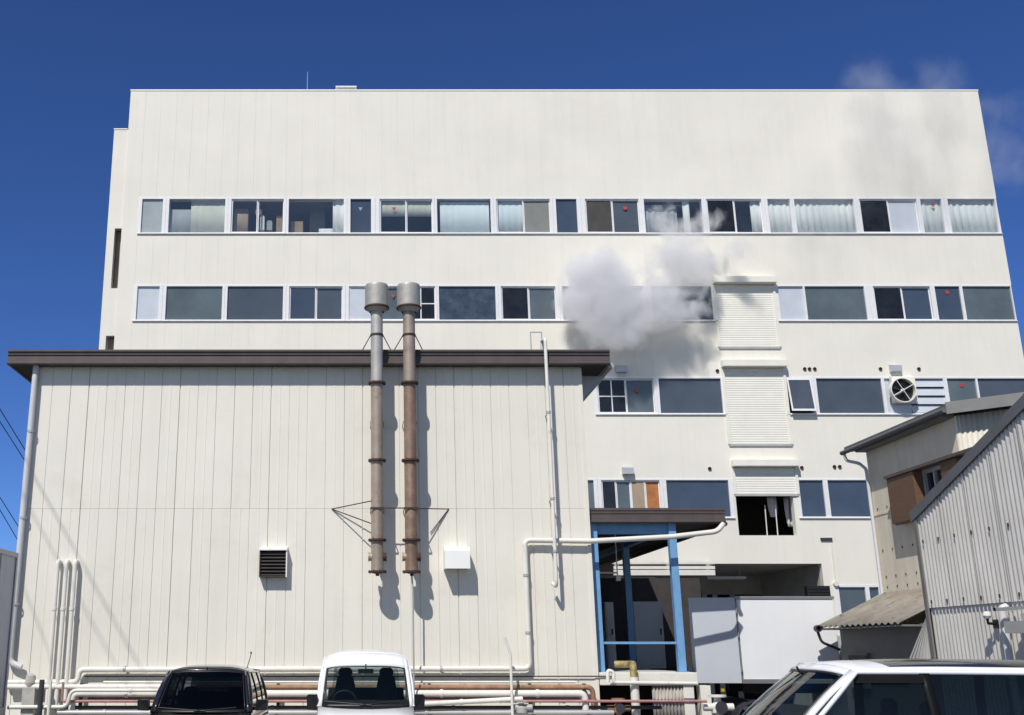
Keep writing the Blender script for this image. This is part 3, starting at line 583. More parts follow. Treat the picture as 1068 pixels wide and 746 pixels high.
# ------------------------------------------------------------------ pipes on the shed
def pipe(pts, r, m, label, name='wall_pipe', group=None, bend=.12, clamps=(), n=12):
    P = [Vector(p) for p in pts]
    if not clamps:
        s = MB(); s.tube(P, r, n, bend=bend)
        if r > .03:
            for a, b in zip(P[:-1], P[1:]):
                ln = (b-a).length; d = (b-a).normalized()
                for q in range(int(ln/1.9)): s.lathe(a+d*(1.1+q*1.9+.25*math.sin(q*5+r*90)), d, [(r,0), (r*1.22,.004), (r*1.22,.06), (r,.064)], 12)
        if False: pass
        return tag(s.build(name, M[m]), label, 'pipe', group)
    zz = min(p.z for p in P); k = empty(name, (P[0].x, P[0].y, zz), label, 'pipe', group)
    s = MB(); s.tube(P, r, n, bend=bend); s.build('pipe_run', M[m], k)
    for c, ax in clamps:
        c = Vector(c); s = MB(); s.lathe(c-Vector(ax)*.025, ax, [(r,0), (r+.012,0), (r+.012,.05), (r,.05)], 14); s.box(c.x-.012, c.x+.012, c.y, ys-.003, c.z-.012, c.z+.012); s.build('clamp', M['pipe_grey'], k)
    return k
yp = ys-.13
A = lambda x, y, Y=yp: atY(x, y, Y)
# long white pipe: along the foot, up the right side, over to the canopy gutter
p = [A(6, 712), A(81, 711.5), A(83, 698.5), A(552.5, 697.5), (A(552.5, 697).x, yp, zY(563.5, yp)), A(615, 564.5)]
q = [atY(700, 560, ys-.13), atY(748, 554.5, ys-.10), atY(754.5, 546.5, ys-.05)]
cl = [((A(x, 697.8).x, yp, A(x, 697.8).z), (1,0,0)) for x in (130, 240, 350, 460)] + [((A(552.5, 697).x, yp, zY(y, yp)), (0,0,1)) for y in (600, 660)]
pipe(p+q, .052, 'pipe_white', 'long white pipe running along the shed foot, up the wall and across the blue posts', clamps=cl)
# downpipe at the left corner
dx = xY(36.5, 400, ys-.12); s_ = ys-.12
pipe([(dx-.02, s_+.03, ze0+.03), (dx-.01, s_, ze0-.3), (dx-.03, s_, zY(691, s_)), (dx+.22, s_, zY(696, s_))], .062, 'downpipe', 'pale lilac rain downpipe on the corner of the shed', 'downpipe', clamps=[((dx, s_, zY(y, s_)), (0,0,1)) for y in (450, 540, 630)])
s = MB(); s.lathe((dx+.42, s_-.02, zY(716, s_)), (0,0,1), [(.09,0), (.11,.07), (.09,.2), (.04,.24), (0,.24)], 14); s.box(dx+.3, dx+.54, s_-.1, ys-.003, 0, zY(717, s_)); tag(s.build('shadow_stub', M['concrete']), 'rounded concrete stub in place of the pipe shadow under the lilac downpipe', 'drain trap')  # lump stands in for the rounded shadow of the downpipe
# three hooked pipes
for i, (x, lb) in enumerate(((60, 'hooked white pipe nearest the lilac downpipe'), (69, 'middle one of three hooked white pipes on the shed wall'), (78, 'hooked white pipe above the step of the long pipe'))):
    X = xY(x, 592, ys-.16); zt = zY(585, ys-.16)
    pipe([(X, ys-.003, zt-.02), (X, ys-.16, zt), (X, ys-.16, .3)], .045, 'pipe_white', lb, group='three hooked pipes', bend=.12)
# vertical vent pipe with hook at right of shed
X = xY(570.5, 400, ys-.36); Xb = xY(577, 560, ys-.36)
yy = ys-.38
pipe([(X-.0, ye+.35, ze1+.02), (X, ye+.3, zY(350, yy)), (X, yy, zY(354, yy)), (X+.0, yy, zY(606, yy)), (X+.0, yy+.05, zY(612, yy)), (X-.05, ys-.2, zY(609, ys))], .036, 'pipe_white', 'tall thin white vent pipe rising over the eave of the shed', bend=.06, clamps=[((X, yy, zY(y, yy)), (0,0,1)) for y in (430, 520, 575)])
s = MB(); p0 = atY(553.5, 359, ye+.4); 
for x in (553.5, 565): 
    xx = xY(x, 352, ye+.4); s.tube([(xx, ye+.4, ze1-.03), (xx, ye+.4, zY(346.5, ye+.4))], .012, 6)
s.tube([(xY(553.5, 352, ye+.4), ye+.4, zY(346.5, ye+.4)), (xY(565, 352, ye+.4), ye+.4, zY(346.5, ye+.4))], .012, 6)
tag(s.build('roof_bracket', M['pipe_grey']), 'small pale wire bracket on the shed roof next to the tall vent pipe', 'bracket')
# horizontal pipe rack
yr = ys-.17
def H(y, x0, x1, r, m, lb, Y=yr, y2=None, extra_l=None, extra_r=None):
    a, b = atY(x0, y, Y), atY(x1, y2 or y, Y); P = [a, b]
    if extra_l: P = [Vector(e) for e in extra_l(a)] + P
    if extra_r: P = P + [Vector(e) for e in extra_r(b)]
    return pipe(P, r, m, lb, 'rack_pipe', 'pipes on the rack along the shed')
H(705.5, 88, 640, .012, 'wire', 'thin dark cable strung just below the long white pipe', Y=ys-.05)
H(711.5, 108, 600, .022, 'pipe_white', 'slim white pipe under the thin dark cable', Y=ys-.1)
H(716.5, 8, 205, .05, 'pipe_white', 'white rack pipe passing behind the black car and the hooked pipes', Y=yr)
H(716.8, 206, 618, .05, 'pipe_brown', 'rust brown rack pipe behind the white van', Y=yr, extra_r=lambda b: [(b.x+.0, b.y, b.z-.9)])
H(723.5, 76, 610, .065, 'pipe_white', 'thick white rack pipe behind the white van, bending down at the dock', Y=yr-.12, extra_r=lambda b: [(b.x, b.y, b.z-.9)], extra_l=lambda a: [(a.x, a.y, a.z-.4), ])
H(731.5, 70, 737, .026, 'pipe_pink', 'dull pink rack pipe running past the dock', Y=yr-.2, extra_l=lambda a: [(a.x-.1, a.y, a.z+.35), (a.x-.1, a.y, a.z)])
H(728.3, 92, 604, .032, 'shade_mauve', 'dark mauve tube standing in for the shade between the thick white and the dull pink pipes', Y=yr-.02)  # added dark tube in place of the shade between pipes
H(720.2, 84, 600, .02, 'shade_mauve', 'slim dark mauve tube standing in for the shade just above the thick white pipe', Y=yr+.04)  # second dark tube, also put where the rack is only shaded
H(738, 8, 690, .034, 'pipe_dark', 'dark blue grey rack pipe near the bottom of the rack', Y=yr-.1)
H(737.5, 10, 70, .035, 'pipe_white', 'short white pipe turning up beside the three hooked pipes', Y=yr-.3, extra_r=lambda b: [(b.x+.05, b.y, b.z+.3), (b.x+2.2, b.y, b.z+.3)])
H(743.5, 60, 640, .05, 'pipe_grey', 'lowest grey rack pipe at the bottom edge', Y=yr-.25)
H(735, 430, 545, .045, 'pipe_white', 'sloping white pipe rising towards the thin white pole', Y=yr-.35, y2=729)
for x, lb in ((44, 'black vertical pipe crossing the rack by the downpipe'), (53, 'white vertical pipe crossing the rack below the hooked pipes')):
    pipe([A(x, 709, yr-.35), (A(x, 709, yr-.35).x, yr-.35, .05)], .05 if x == 44 else .03, 'pipe_dark' if x == 44 else 'pipe_white', lb)
k = 0
for x, lb in ((84, 'upright rack post by the short white pipe'), (290, 'upright rack post between the black car and the white van'), (448, 'upright rack post beside the mirror of the white van'), (553, 'upright rack post below the white riser pipe'), (610, 'upright rack post at the shed corner')):
    s = MB(); X = xY(x, 730, yr); s.box(X-.03, X+.03, yr-.02, yr+.06, .06, zY(713, yr)); s.box(X-.03, X+.03, yr-.36, yr-.02, zY(746, yr), zY(745, yr)); s.box(X-.03, X+.03, yr+.06, ys-.003, zY(721, yr)-.03, zY(721, yr)); tag(s.build('rack_post', M['pipe_dark']), lb, 'post', 'posts of the pipe rack')
X = xY(533.5, 715, yr-.45)
pipe([(X, yr-.45, 0.05), (X, yr-.45, zY(683, yr-.45)), (X-.1, yr-.45, zY(664, yr-.45))], .026, 'pipe_white', 'thin white pole with bent tip standing in front of the pipe rack', 'vent_pole', bend=.03)
s = MB(); p = atY(544, 738, yr-.3); s.lathe((p.x, p.y, p.z-.12), (0,0,1), [(.06,0), (.11,.03), (.11,.12), (.05,.17), (.05,.2), (.12,.2), (.12,.23), (0,.23)], 14); s.tube([(p.x-.2, p.y, p.z), (p.x+.2, p.y, p.z)], .06, 10)
tag(s.build('valve', M['pipe_grey']), 'grey valve on the rack next to the thin white pole', 'valve')
# ================================================================== CANOPY
yc = ys+.12
cx0, cx1 = sxr+.02, xY(757, 545, yc); cz0, cz1 = zY(545.5, yc), zY(530, yc)
K = empty('loading_canopy', ((cx0+cx1)/2, yc, 0), 'brown roofed loading canopy on blue steel posts beside the shed', 'canopy')
s = MB(); s.box(cx0, cx1-.05, yc+.06, yb-.4, cz0+.05, cz1-.04); s.build('roof', M['brown_dark'], K)
s = MB(); h = cz1-cz0
prof = [(yc+.005, cz0), (yc-.012, cz0+.02), (yc-.012, cz0+.05), (yc+.01, cz0+.06), (yc+.01, cz0+h*.6), (yc-.005, cz0+h*.64), (yc-.005, cz1-.06), (yc-.02, cz1-.05), (yc-.02, cz1), (yc+.055, cz1), (yc+.055, cz0)]
s.prism([(cx0, y, z) for y, z in prof], (cx1-cx0, 0, 0)); s.box(cx1-.055, cx1, yc+.058, yb-.4, cz0, cz1); s.build('fascia', M['brown'], K)
zd = zY(701.5, ys)       # dock level
pl, pr = xY(622.5, 630, yc+.2), xY(706, 630, yc+.2); hw = .074
for (X, Y, z1) in ((pl, yc+.2, cz0+.04), (pr, yc+.2, cz0+.04), (pr, yc+4.2, cz0+.04), (pr, yc+9, cz0+.04), (pl, yc+9, cz0+.04)):
    s = MB(); s.box(X-hw, X-hw+.02, Y-hw, Y+hw, zd, z1); s.box(X+hw-.02, X+hw, Y-hw, Y+hw, zd, z1); s.box(X-hw+.02, X+hw-.02, Y-.012, Y+.012, zd, z1); s.box(X-hw*1.5, X+hw*1.5, Y-hw*1.5, Y+hw*1.5, zd-.0+.001, zd+.015)
    s.box(X-hw+.021, X+hw-.021, Y-hw, Y-hw+.015, zd+.016, z1); s.build('post', M['blue'], K)
s = MB(); s.box(pl+hw, pr-hw, yc+.22, yc+.28, zY(557, yc+.2), cz0+.04); s.box(pr-.06, pr+.06, yc+.3, yc+4.1, cz0-.12, cz0+.04); s.box(pr-.06, pr+.06, yc+4.3, yc+8.9, cz0-.12, cz0+.04); s.build('beam', M['blue'], K)
s = MB(); z = zY(670.5, yc+.2); s.box(pl+hw+.002, pr-hw-.002, yc+.17, yc+.22, z-.025, z+.02); s.build('guard_rail', M['blue'], K)
s = MB(); gx = cx1-.02; s.tube([(gx, yc-.02, cz0-.02), (gx, yc+8, cz0-.02)], .05, 8); s.build('gutter', M['brown_dark'], K)
# hanging hose and light under canopy
s = MB(); p = atY(641, 552, yc+2); q = atY(641, 600, yc+2); s.tube([(p.x, yc+2, cz0+.04), (p.x, yc+2, q.z)], .014, 6); s.box(p.x-.04, p.x+.06, yc+1.95, yc+2.05, q.z-.12, q.z); s.tube([(p.x-.5, yc+2, q.z+.06), (p.x, yc+2, q.z+.05)], .02, 6)
tag(s.build('hanging_lamp', M['pipe_white']), 'small white work lamp hanging on a rod below the brown canopy', 'lamp')
# dock
D = empty('loading_dock', ((pl+7)/2, yc+1, 0), 'pale raised loading dock slab under the brown canopy', 'loading dock')
dxr = xY(728, 707, ys-.02)
s = MB(); s.box(sxr+.03, dxr, ys-.02, ys+6.5, zd-.24, zd); s.build('slab', M['pipe_white'], D, bevel=.015)
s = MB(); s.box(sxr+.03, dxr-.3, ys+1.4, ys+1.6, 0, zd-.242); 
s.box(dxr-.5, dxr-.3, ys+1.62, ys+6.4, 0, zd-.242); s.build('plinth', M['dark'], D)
s = MB(); 
for x in (734.5, 717): X = xY(x, 720, ys+.1); s.box(X-.1, X+.1, ys+.02, ys+.28, 0, zd-.243)
s.build('leg', M['pipe_white'], D)
s = MB(); a, b = xY(681, 725, ys+.02), xY(717, 725, ys+.02); n = 40
s.grid(lambda u, v: (a+(b-a)*u, ys+.05+.018*math.cos(u*2*math.pi*10), .5+(zY(714.5, ys)-.5)*v), 80, 1); tag(s.build('corrugated_sheet', M['sheet'], solid=.004), 'weathered corrugated sheet leaning below the dock slab', 'metal sheet')
# yellow lagged elbow
pipe([atY(641, 693, yc+.4), atY(658, 693, yc+.3), (atY(660, 693, ys-.1).x, ys-.12, atY(660, 693, ys-.1).z), (atY(660, 693, ys-.1).x, ys-.12, zY(706, ys-.12))], .07, 'yellow', 'yellow brown lagged pipe elbow on top of the dock edge', 'lagged_pipe', bend=.2)
pipe([(atY(660, 693, ys-.1).x, ys-.12, zY(706.2, ys-.12)), (atY(660, 693, ys-.1).x, ys-.12, .1)], .085, 'pipe_white', 'white vertical pipe dropping from the yellow lagged elbow', 'wall_pipe')
pipe([atY(634, 712, ys-.25), atY(634, 699, ys-.25), atY(640, 701, ys-.25), atY(640, 712, ys-.25), (atY(640, 712, ys-.25).x+1.6, ys-.25, atY(640, 713, ys-.25).z)], .035, 'pipe_white', 'white pipe with a small loop in front of the dock slab', bend=.06)
# meters and junk under the dock
for (x, y, lb, r) in ((749, 736, 'white valve body with dark handwheels beside the truck wheel', .13), (645, 737, 'rusty capped fitting below the white drop pipe', .1)):
    p = atY(x, y, ys-.25); s = MB(); s.lathe((p.x, p.y, .0), (0,0,1), [(.05,0), (.05,p.z-r*1.4), (r,p.z-r), (r,p.z), (r*.5,p.z+r*.7), (r*.5,p.z+r*1.2), (r*1.3,p.z+r*1.2), (r*1.3,p.z+r*1.5), (0,p.z+r*1.5)], 14); s.tube([(p.x-r*2.2, p.y, p.z-.03), (p.x+r*2.2, p.y, p.z-.03)], r*.55, 10, 0)
    s.lathe((p.x, p.y-r, p.z-.03), (0,-1,0), [(r*.4,0), (r*.4,.05), (r*.9,.05), (r*.9,.08), (0,.08)], 12, 1)
    tag(s.build('valve', [M['pipe_white'] if r > .11 else M['pipe_brown'], M['pipe_dark']]), lb, 'valve')
# grey cabinets on the dock
for (x0_, x1_, y0_, y1_, Y, m, lb) in ((663.5, 690, 627.5, 701, 26.2, 'truck_grey', 'tall grey steel cabinet standing in the shade on the dock'), (632, 639.5, 628, 657, 27.5, 'coping', 'narrow pale machine column in the shade behind the blue post')):
    a, b = atY(x0_, y1_, Y), atY(x1_, y0_, Y)
    t = empty('cabinet', ((a.x+b.x)/2, Y, zd), lb, 'cabinet')
    s = MB(); s.box(a.x, b.x, Y, Y+.5, zd, b.z); s.build('body', M[m], t, bevel=.01)
    s = MB(); s.box(a.x+.03, b.x-.03, Y-.02, Y-.002, zd+.08, b.z-.05); s.build('door', M[m], t, bevel=.006)
    s = MB(); s.box(b.x-.09, b.x-.06, Y-.05, Y-.021, (zd+b.z)/2, (zd+b.z)/2+.14); s.build('handle', M['black'], t)
# dark inner wall of the loading bay
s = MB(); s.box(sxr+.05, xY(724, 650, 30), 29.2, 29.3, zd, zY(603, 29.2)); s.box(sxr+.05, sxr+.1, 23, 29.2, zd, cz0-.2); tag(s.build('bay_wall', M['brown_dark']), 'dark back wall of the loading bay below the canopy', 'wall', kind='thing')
# ================================================================== TRUCK BY THE DOCK
yt = 23.0
tx0, tx1 = xY(770, 665, yt), xY(870.5, 640, yt); tz1, tz0 = zY(622, yt), zY(711, yt)
Tk = empty('box_truck', ((tx0+tx1)/2, yt+1, 0), 'white box truck parked with its rear door open beside the dock', 'truck')
s = MB(); s.box(tx0+.03, tx1, yt, yt+2.1, tz0, tz1-.06); s.build('cargo_box', M['truck_white'], Tk, bevel=.012)
s = MB()
s.box(tx0, tx1+.02, yt-.02, yt-.001, tz1-.06, tz1); s.box(tx0, tx1+.02, yt-.001, yt+2.13, tz1-.058, tz1); s.box(tx0, tx1+.02, yt-.025, yt-.001, tz0-.04, tz0+.05); s.box(tx0, tx0+.028, yt-.02, yt+2.12, tz0+.051, tz1-.101); s.build('trim', M['truck_trim'], Tk, bevel=.006)
dl = xY(721.5, 660, yt-.05)
s = MB(); s.prism([(tx0-.012, yt-.03, tz0-.03), (tx0-.012, yt+.02, tz0-.03), (dl, yt+.06, tz0-.03), (dl, yt+.01, tz0-.03)], (0, 0, tz1-tz0+.0)); rd = s.build('rear_door', M['truck_door'], Tk, bevel=.01)
s = MB(); 
for z in (tz0+.25, tz0+.95, tz1-.3): s.tube([(tx0-.005, yt-.05, z-.06), (tx0-.005, yt-.05, z+.06)], .02, 8)
s.build('hinge', M['truck_trim'], rd)
s = MB(); s.box(tx0+.2, tx1+2.0, yt+.5, yt+.62, tz0-.25, tz0-.042); s.box(tx0+.2, tx1+2.0, yt+1.5, yt+1.62, tz0-.25, tz0-.042); s.box(tx0+.1, tx0+.2, yt+.1, yt+2, tz0-.5, tz0-.36); s.build('chassis', M['black'], Tk)
cab = MB(); cab.prism([(tx1+.1, yt+.1, .45), (tx1+1.75, yt+.1, .45), (tx1+1.75, yt+.1, 1.2), (tx1+1.5, yt+.1, 2.2), (tx1+.1, yt+.1, 2.25)], (0, 1.8, 0)); cb = cab.build('cab', M['truck_white'], Tk, bevel=.05)
s = MB(); s.prism([(tx1+.6, yt+.092, 1.3), (tx1+1.6, yt+.092, 1.3), (tx1+1.42, yt+.092, 2.05), (tx1+.6, yt+.092, 2.05)], (0, .006, 0)); s.build('window', M['dark_glass'], cb)
def wheel(root, c, ax, r=.33, w=.2, local=False, rimc='steel_clean'):
    c = Vector(c); ax = Vector(ax)
    s = MB(); s.lathe(c-ax*w/2, ax, [(r*.6,0), (r*.95,.0), (r,.03), (r,w-.03), (r*.95,w), (r*.62,w)], 28); ty = s.build('wheel', M['rubber'], root, local=local)
    s = MB(); s.lathe(c-ax*w/2, ax, [(0,w*.75), (r*.2,w*.8), (r*.25,w*.55), (r*.5,w*.5), (r*.58,w*.95), (r*.63,w*.97), (r*.63,.02), (0,.02)], 24)
    for q in range(6):
        an = q*math.pi/3; u = Vector((0,0,1)) if abs(ax.z) < .9 else Vector((1,0,0)); v = ax.cross(u); d = u*math.cos(an)+v*math.sin(an)
        s.tube([c+ax*w*.28+d*r*.14, c+ax*w*.42+d*r*.57], r*.07, 6)
    s.build('rim', M[rimc], ty, local=local)
for X in (xY(787, 740, yt+.3), tx1+.9):
    for Y, sd in ((yt+.25, -1), (yt+1.85, 1)): wheel(Tk, (X, Y, .38), (0, sd, 0), .38, .22)
s = MB(); X = xY(787, 740, yt+.3)
s.prism([(X+math.cos(a_)*.5, yt+.08, .42+math.sin(a_)*.5) for a_ in [math.pi*i/12 for i in range(13)]] + [(X+math.cos(a_)*.45, yt+.08, .42+math.sin(a_)*.45) for a_ in [math.pi*i/12 for i in range(12, -1, -1)]], (0, .35, 0)); s.build('mudguard', M['pipe_dark'], Tk)
s = MB(); s.box(X-.75, X-.68, yt+.03, yt+.08, tz0-.2, tz0-.14); s.build('side_lamp', M['amber'], Tk)
# ================================================================== TRUCK AT THE LEFT EDGE
lY = 18.0; lX = xY(17, 590, lY); lz = zY(577, lY)
L_ = empty('box_truck', (lX-1.1, 14.5, 0), 'grey box truck at the edge, only a strip of its panelled side in view', 'truck')
s = MB(); s.box(lX-2.2, lX, 12.6, lY, .95, lz-.05); s.build('cargo_box', M['truck_grey'], L_, bevel=.015)
s = MB(); s.box(lX-2.2, lX+.02, lY-.06, lY+.02, .9, lz); s.box(lX-.06, lX+.02, 12.55, lY-.062, lz-.08, lz); s.box(lX+.001, lX+.02, 12.55, lY-.062, .9, 1.02); 
for q in range(5): s.box(lX+.001, lX+.012, 13.2+q*1.0, 13.24+q*1.0, 1.03, lz-.081)
s.build('trim', M['truck_trim'], L_, bevel=.006)
s = MB(); s.box(lX-1.9, lX-.3, 10.6, lY-.1, .6, .9); s.build('chassis', M['black'], L_)
s = MB(); s.prism([(lX-2.0, 10.5, .5), (lX-2.0, 12.4, .5), (lX-2.0, 12.4, 2.3), (lX-2.0, 10.9, 2.25), (lX-2.0, 10.5, 1.3)], (1.8, 0, 0)); s.build('cab', M['truck_grey'], L_, bevel=.05)
for Y in (11.4, 16.4):
    for X, sd in ((lX-.2, 1), (lX-2.0, -1)): wheel(L_, (X, Y, .4), (sd, 0, 0), .4, .24)
# ================================================================== HOUSE AND LEAN-TO
XH, YH1, YH0 = 10.85, 22.7, 19.12
XE = 10.60; gf = atX(881, 474, XE); gn = atX(988, 432, XE); zg = (gf.z+gn.z)/2
Hs = empty('house', (XH+2, (YH0+YH1)/2, 0), 'weathered beige sheet clad house with brown shutter box and low roof', 'house')
slope = .13; XRr = XH+6
s = MB()
# side wall facing the yard with window hole
wz1, wz0 = atX(945, 497, XH).z, atX(945, 546, XH).z
wy0, wy1 = atX(992, 500, XH).y, atX(930, 520, XH).y
zs = atX(915, 537, XH).z
s.box(XH, XH+.1, YH0, wy0, 0, zg); s.box(XH, XH+.1, wy0, wy1, 0, wz0); s.box(XH, XH+.1, wy0, wy1, wz1, zg); s.box(XH, XH+.1, wy1, YH1, 0, zg)
s.box(XH-.012, XH-.001, wy1+.02, YH1, zs-.02, zs+.02)
for z in (zs+.12, zs-.75, zs-1.5, 3.4):
    for i in range(5): y = YH1-.2-i*.42; (y > wy1+.05 or z < wz0-.2) and s.box(XH-.012, XH-.001, y-.012, y+.012, z-.03, z+.012, 1)
s.build('wall', [M['house_wall'], M['rust_dark']], Hs)
s = MB(); n = 60; s.grid(lambda u, v: (XH+.01+5.9*u, YH0+.004+.012*math.cos(u*2*math.pi*58), zg*v + (slope*5.9*u*v)), 58*6, 1); s.build('front_wall', M['house_lit'], Hs, solid=.006)
s = MB(); s.box(XH+.1, XRr, YH1-.1, YH1, 0, zg); s.box(XRr-.1, XRr, YH0+.06, YH1-.1, 0, zg+.7); s.build('rear_wall', M['house_wall'], Hs)
s = MB(); s.prism([(XE, gn.y, zg+.05), (XRr+.3, gn.y, zg+.05+slope*(XRr+.3-XE)), (XRr+.3, gn.y, zg+.17+slope*(XRr+.3-XE)), (XE, gn.y, zg+.17)], (0, gf.y-gn.y, 0)); s.build('roof', M['roof_grey'], Hs)
s = MB(); s.prism([(XE-.02, gn.y-.03, zg-.02), (XRr+.3, gn.y-.03, zg-.02+slope*(XRr+.32-XE)), (XRr+.3, gn.y-.03, zg+.2+slope*(XRr+.32-XE)), (XE-.02, gn.y-.03, zg+.2)], (0, .026, 0)); s.build('verge_board', M['verge_lit'], Hs)
s = MB(); s.tube([(XE-.04, gn.y, zg+.06), (XE-.04, gf.y+.05, zg+.05)], .05, 10, m=1); s.tube([(XE-.04, gf.y-.06, zg), (XE-.02, gf.y-.08, zg-.14), (XH-.06, gf.y-.22, zg-.22), (XH-.06, YH1-.04, zg-.4), (XH-.06, YH1-.04, .1)], .035, 8, bend=.08); s.build('gutter', [M['downpipe'], M['roof_grey']], Hs)
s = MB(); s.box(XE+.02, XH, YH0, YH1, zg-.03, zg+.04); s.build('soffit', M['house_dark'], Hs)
# shutter box and window
by0, by1 = atX(957, 515, XH-.2).y, atX(929, 520, XH-.2).y; bz1, bz0 = atX(940, 495.5, XH-.2).z, atX(940, 545, XH-.2).z
s = MB(); s.box(XH-.24, XH-.002, by0, by1, bz0, bz1); bx = s.build('shutter_box', M['wood'], Hs, bevel=.01)
s = MB(); s.box(XH-.27, XH-.002, by0-2.2, by1+.04, bz1+.002, bz1+.06); s.build('window_hood', M['brown'], Hs)
s = MB(); s.box(XH-.06, XH+.05, wy0, by0, wz0, wz0+.06); s.box(XH-.06, XH+.05, wy0, by0, wz1-.08, wz1)
for y in (wy0, (wy0+by0)/2, by0-.06): s.box(XH-.06, XH+.05, y, y+.05, wz0+.06, wz1-.08)
wn = s.build('window', M['alu_dull'], Hs)
s = MB(); s.box(XH+.0, XH+.01, wy0+.05, by0-.06, wz0+.06, wz1-.08); s.build('pane', M['dark_glass'], wn)
s = MB(); s.box(XH-.2, XH-.002, wy0-.6, wy0-.05, bz0, bz1); s.build('shutter_box', M['wood'], Hs, bevel=.01)
# lean-to
LX = 9.44; ly1, ly0 = 22.5, 19.0
lz0 = atX(863, 654, LX).z; lz1 = atX(922, 619, XH).z
Ln = empty('lean_to', ((LX+XH)/2, (ly0+ly1)/2, 0), 'low lean-to with rusty brown ribbed roof against the beige house', 'shed')
n = 21*8
def leanroof(u, v):
    y = ly0+(ly1+.1-ly0)*v; q = .022*math.cos(v*2*math.pi*15)
    return (LX-.12+(XH-.02-LX+.12)*u, y, lz0-.0+(lz1-lz0)*u+q)
s = MB(); s.grid(leanroof, 2, 15*8); s.build('roof', M['corr_brown'], Ln, solid=.006)
s = MB(); s.tube([(LX-.12, ly1+.12, lz0-.05), (XH-.05, ly1+.12, lz1-.02)], .035, 8); s.build('verge_pipe', M['downpipe'], Ln)
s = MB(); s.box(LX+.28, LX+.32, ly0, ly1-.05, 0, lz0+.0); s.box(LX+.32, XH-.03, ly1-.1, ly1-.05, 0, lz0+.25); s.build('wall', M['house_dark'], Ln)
s = MB(); s.box(LX-.1, LX+.3, ly0, ly1, lz0-.06, lz0-.028); s.build('eave_board', M['house_dark'], Ln)
s = MB(); p = (LX-.16, ly1+.02, lz0-.03); s.lathe(p, (0,-1,0), [(0,0), (.07,.0), (.07,.12), (.05,.12), (.05,.02)], 12); s.tube([p, (LX-.1, ly1, lz0-.3), (LX+.26, ly1, lz0-.45)], .03, 8, bend=.08); s.build('gutter_end', M['pipe_dark'], Ln)
s = MB()
for i in range(9): s.box(LX+.2, LX+.26, ly1-.5-i*.09, ly1-.47-i*.09, 1.2, lz0-.55)
s.box(LX+.2, LX+.262, ly1-1.3, ly1-.45, lz0-.56, lz0-.52); s.build('window_grille', M['house_dark'], Ln)
# ================================================================== CORRUGATED WAREHOUSE
XC, YC = 8.62, 16.65
v0 = atX(950, 541, XC-.06); v1 = atX(1068, 420, XC-.06)
sl = (v1.z-v0.z)/(v0.y-v1.y); ridge = 11.6; yfar = v0.y
Wh = empty('warehouse', (XC+4, 14, 0), 'grey corrugated iron warehouse with steep roof edge behind the white minivan', 'building')
zr_ = lambda y: v0.z + sl*(yfar-y) if y > ridge else v0.z + sl*(yfar-ridge) - sl*(ridge-y)
zlow = atX(1000, 632, XC).z
def corr(u, v, lo, hi, off):
    y = YC-(YC-7.45)*u; t = lo if lo is not None else 0
    z0 = lo; z1 = hi if hi is not None else zr_(y)-.02
    return (XC+off+.011*math.cos(u*2*math.pi*92), y, z0+(z1-z0)*v)
s = MB(); s.grid(lambda u, v: corr(u, v, zlow, None, -.014), 92*6, 1); s.grid(lambda u, v: corr(u, v, .0, zlow+.06, .014), 92*6, 1)
za = atX(960, 565, XC).z; zb_ = atX(961, 628, XC).z
for z in (za, zb_, za+1.35):
    for i in range(22):
        y = YC-.15-i*.45
        if z < zr_(y)-.1: s.box(XC-.036, XC-.022, y-.011, y+.011, z-.04, z+.012, 1)
for i in range(14): 
    y = YC-.05-i*.72; s.box(XC-.032, XC-.027, y-.008, y+.008, zlow+.01, zr_(y)-.03, 2)
q0, q1, q2, q3 = atX(966, 640, XC), atX(945, 692, XC), atX(943, 705, XC), atX(968, 700, XC)
for q_ in range(12):
    ta, tb = q_/12, (q_+1)/12; L4 = lambda a, b, t: a+(b-a)*t
    s.prism([(XC+.02+.012*(q_ % 2), p.y, max(p.z, .0)) for p in (L4(q0, q0, 0) if False else L4(q0, q3, ta*.0)+(L4(q1, q3, ta)-q1)*0, L4(q1, q3, ta), L4(q1, q3, tb))], (.01, 0, 0))
s.build('wall', [M['corr'], M['rust_dark'], M['pipe_grey']], Wh)
s = MB(); s.box(XC+.04, XC+9, YC-.12, YC, 0, zr_(YC)-.05); s.box(XC+8.9, XC+9, 7.5, YC-.12, 0, zr_(YC)-.05); s.build('rear_wall', M['corr'], Wh)
s = MB(); 
for (ya, ybq) in ((yfar, ridge), (ridge, 7.3)):
    s.prism([(XC-.045, ya, zr_(ya)), (XC-.045, ybq, zr_(ybq)), (XC-.045, ybq, zr_(ybq)+.06), (XC-.045, ya, zr_(ya)+.06)], (9.4, 0, 0))
s.build('roof', M['verge'], Wh)
s = MB(); s.prism([(XC-.062, yfar+.02, v0.z-.06), (XC-.062, ridge, zr_(ridge)-.06), (XC-.062, ridge, zr_(ridge)+.1), (XC-.062, yfar+.02, v0.z+.10)], (.014, 0, 0)); s.build('verge_board', M['verge'], Wh)
s = MB(); s.box(XC-.05, XC-.027, YC-.06, YC+.03, 0, v0.z); s.build('corner_trim', M['house_dark'], Wh)
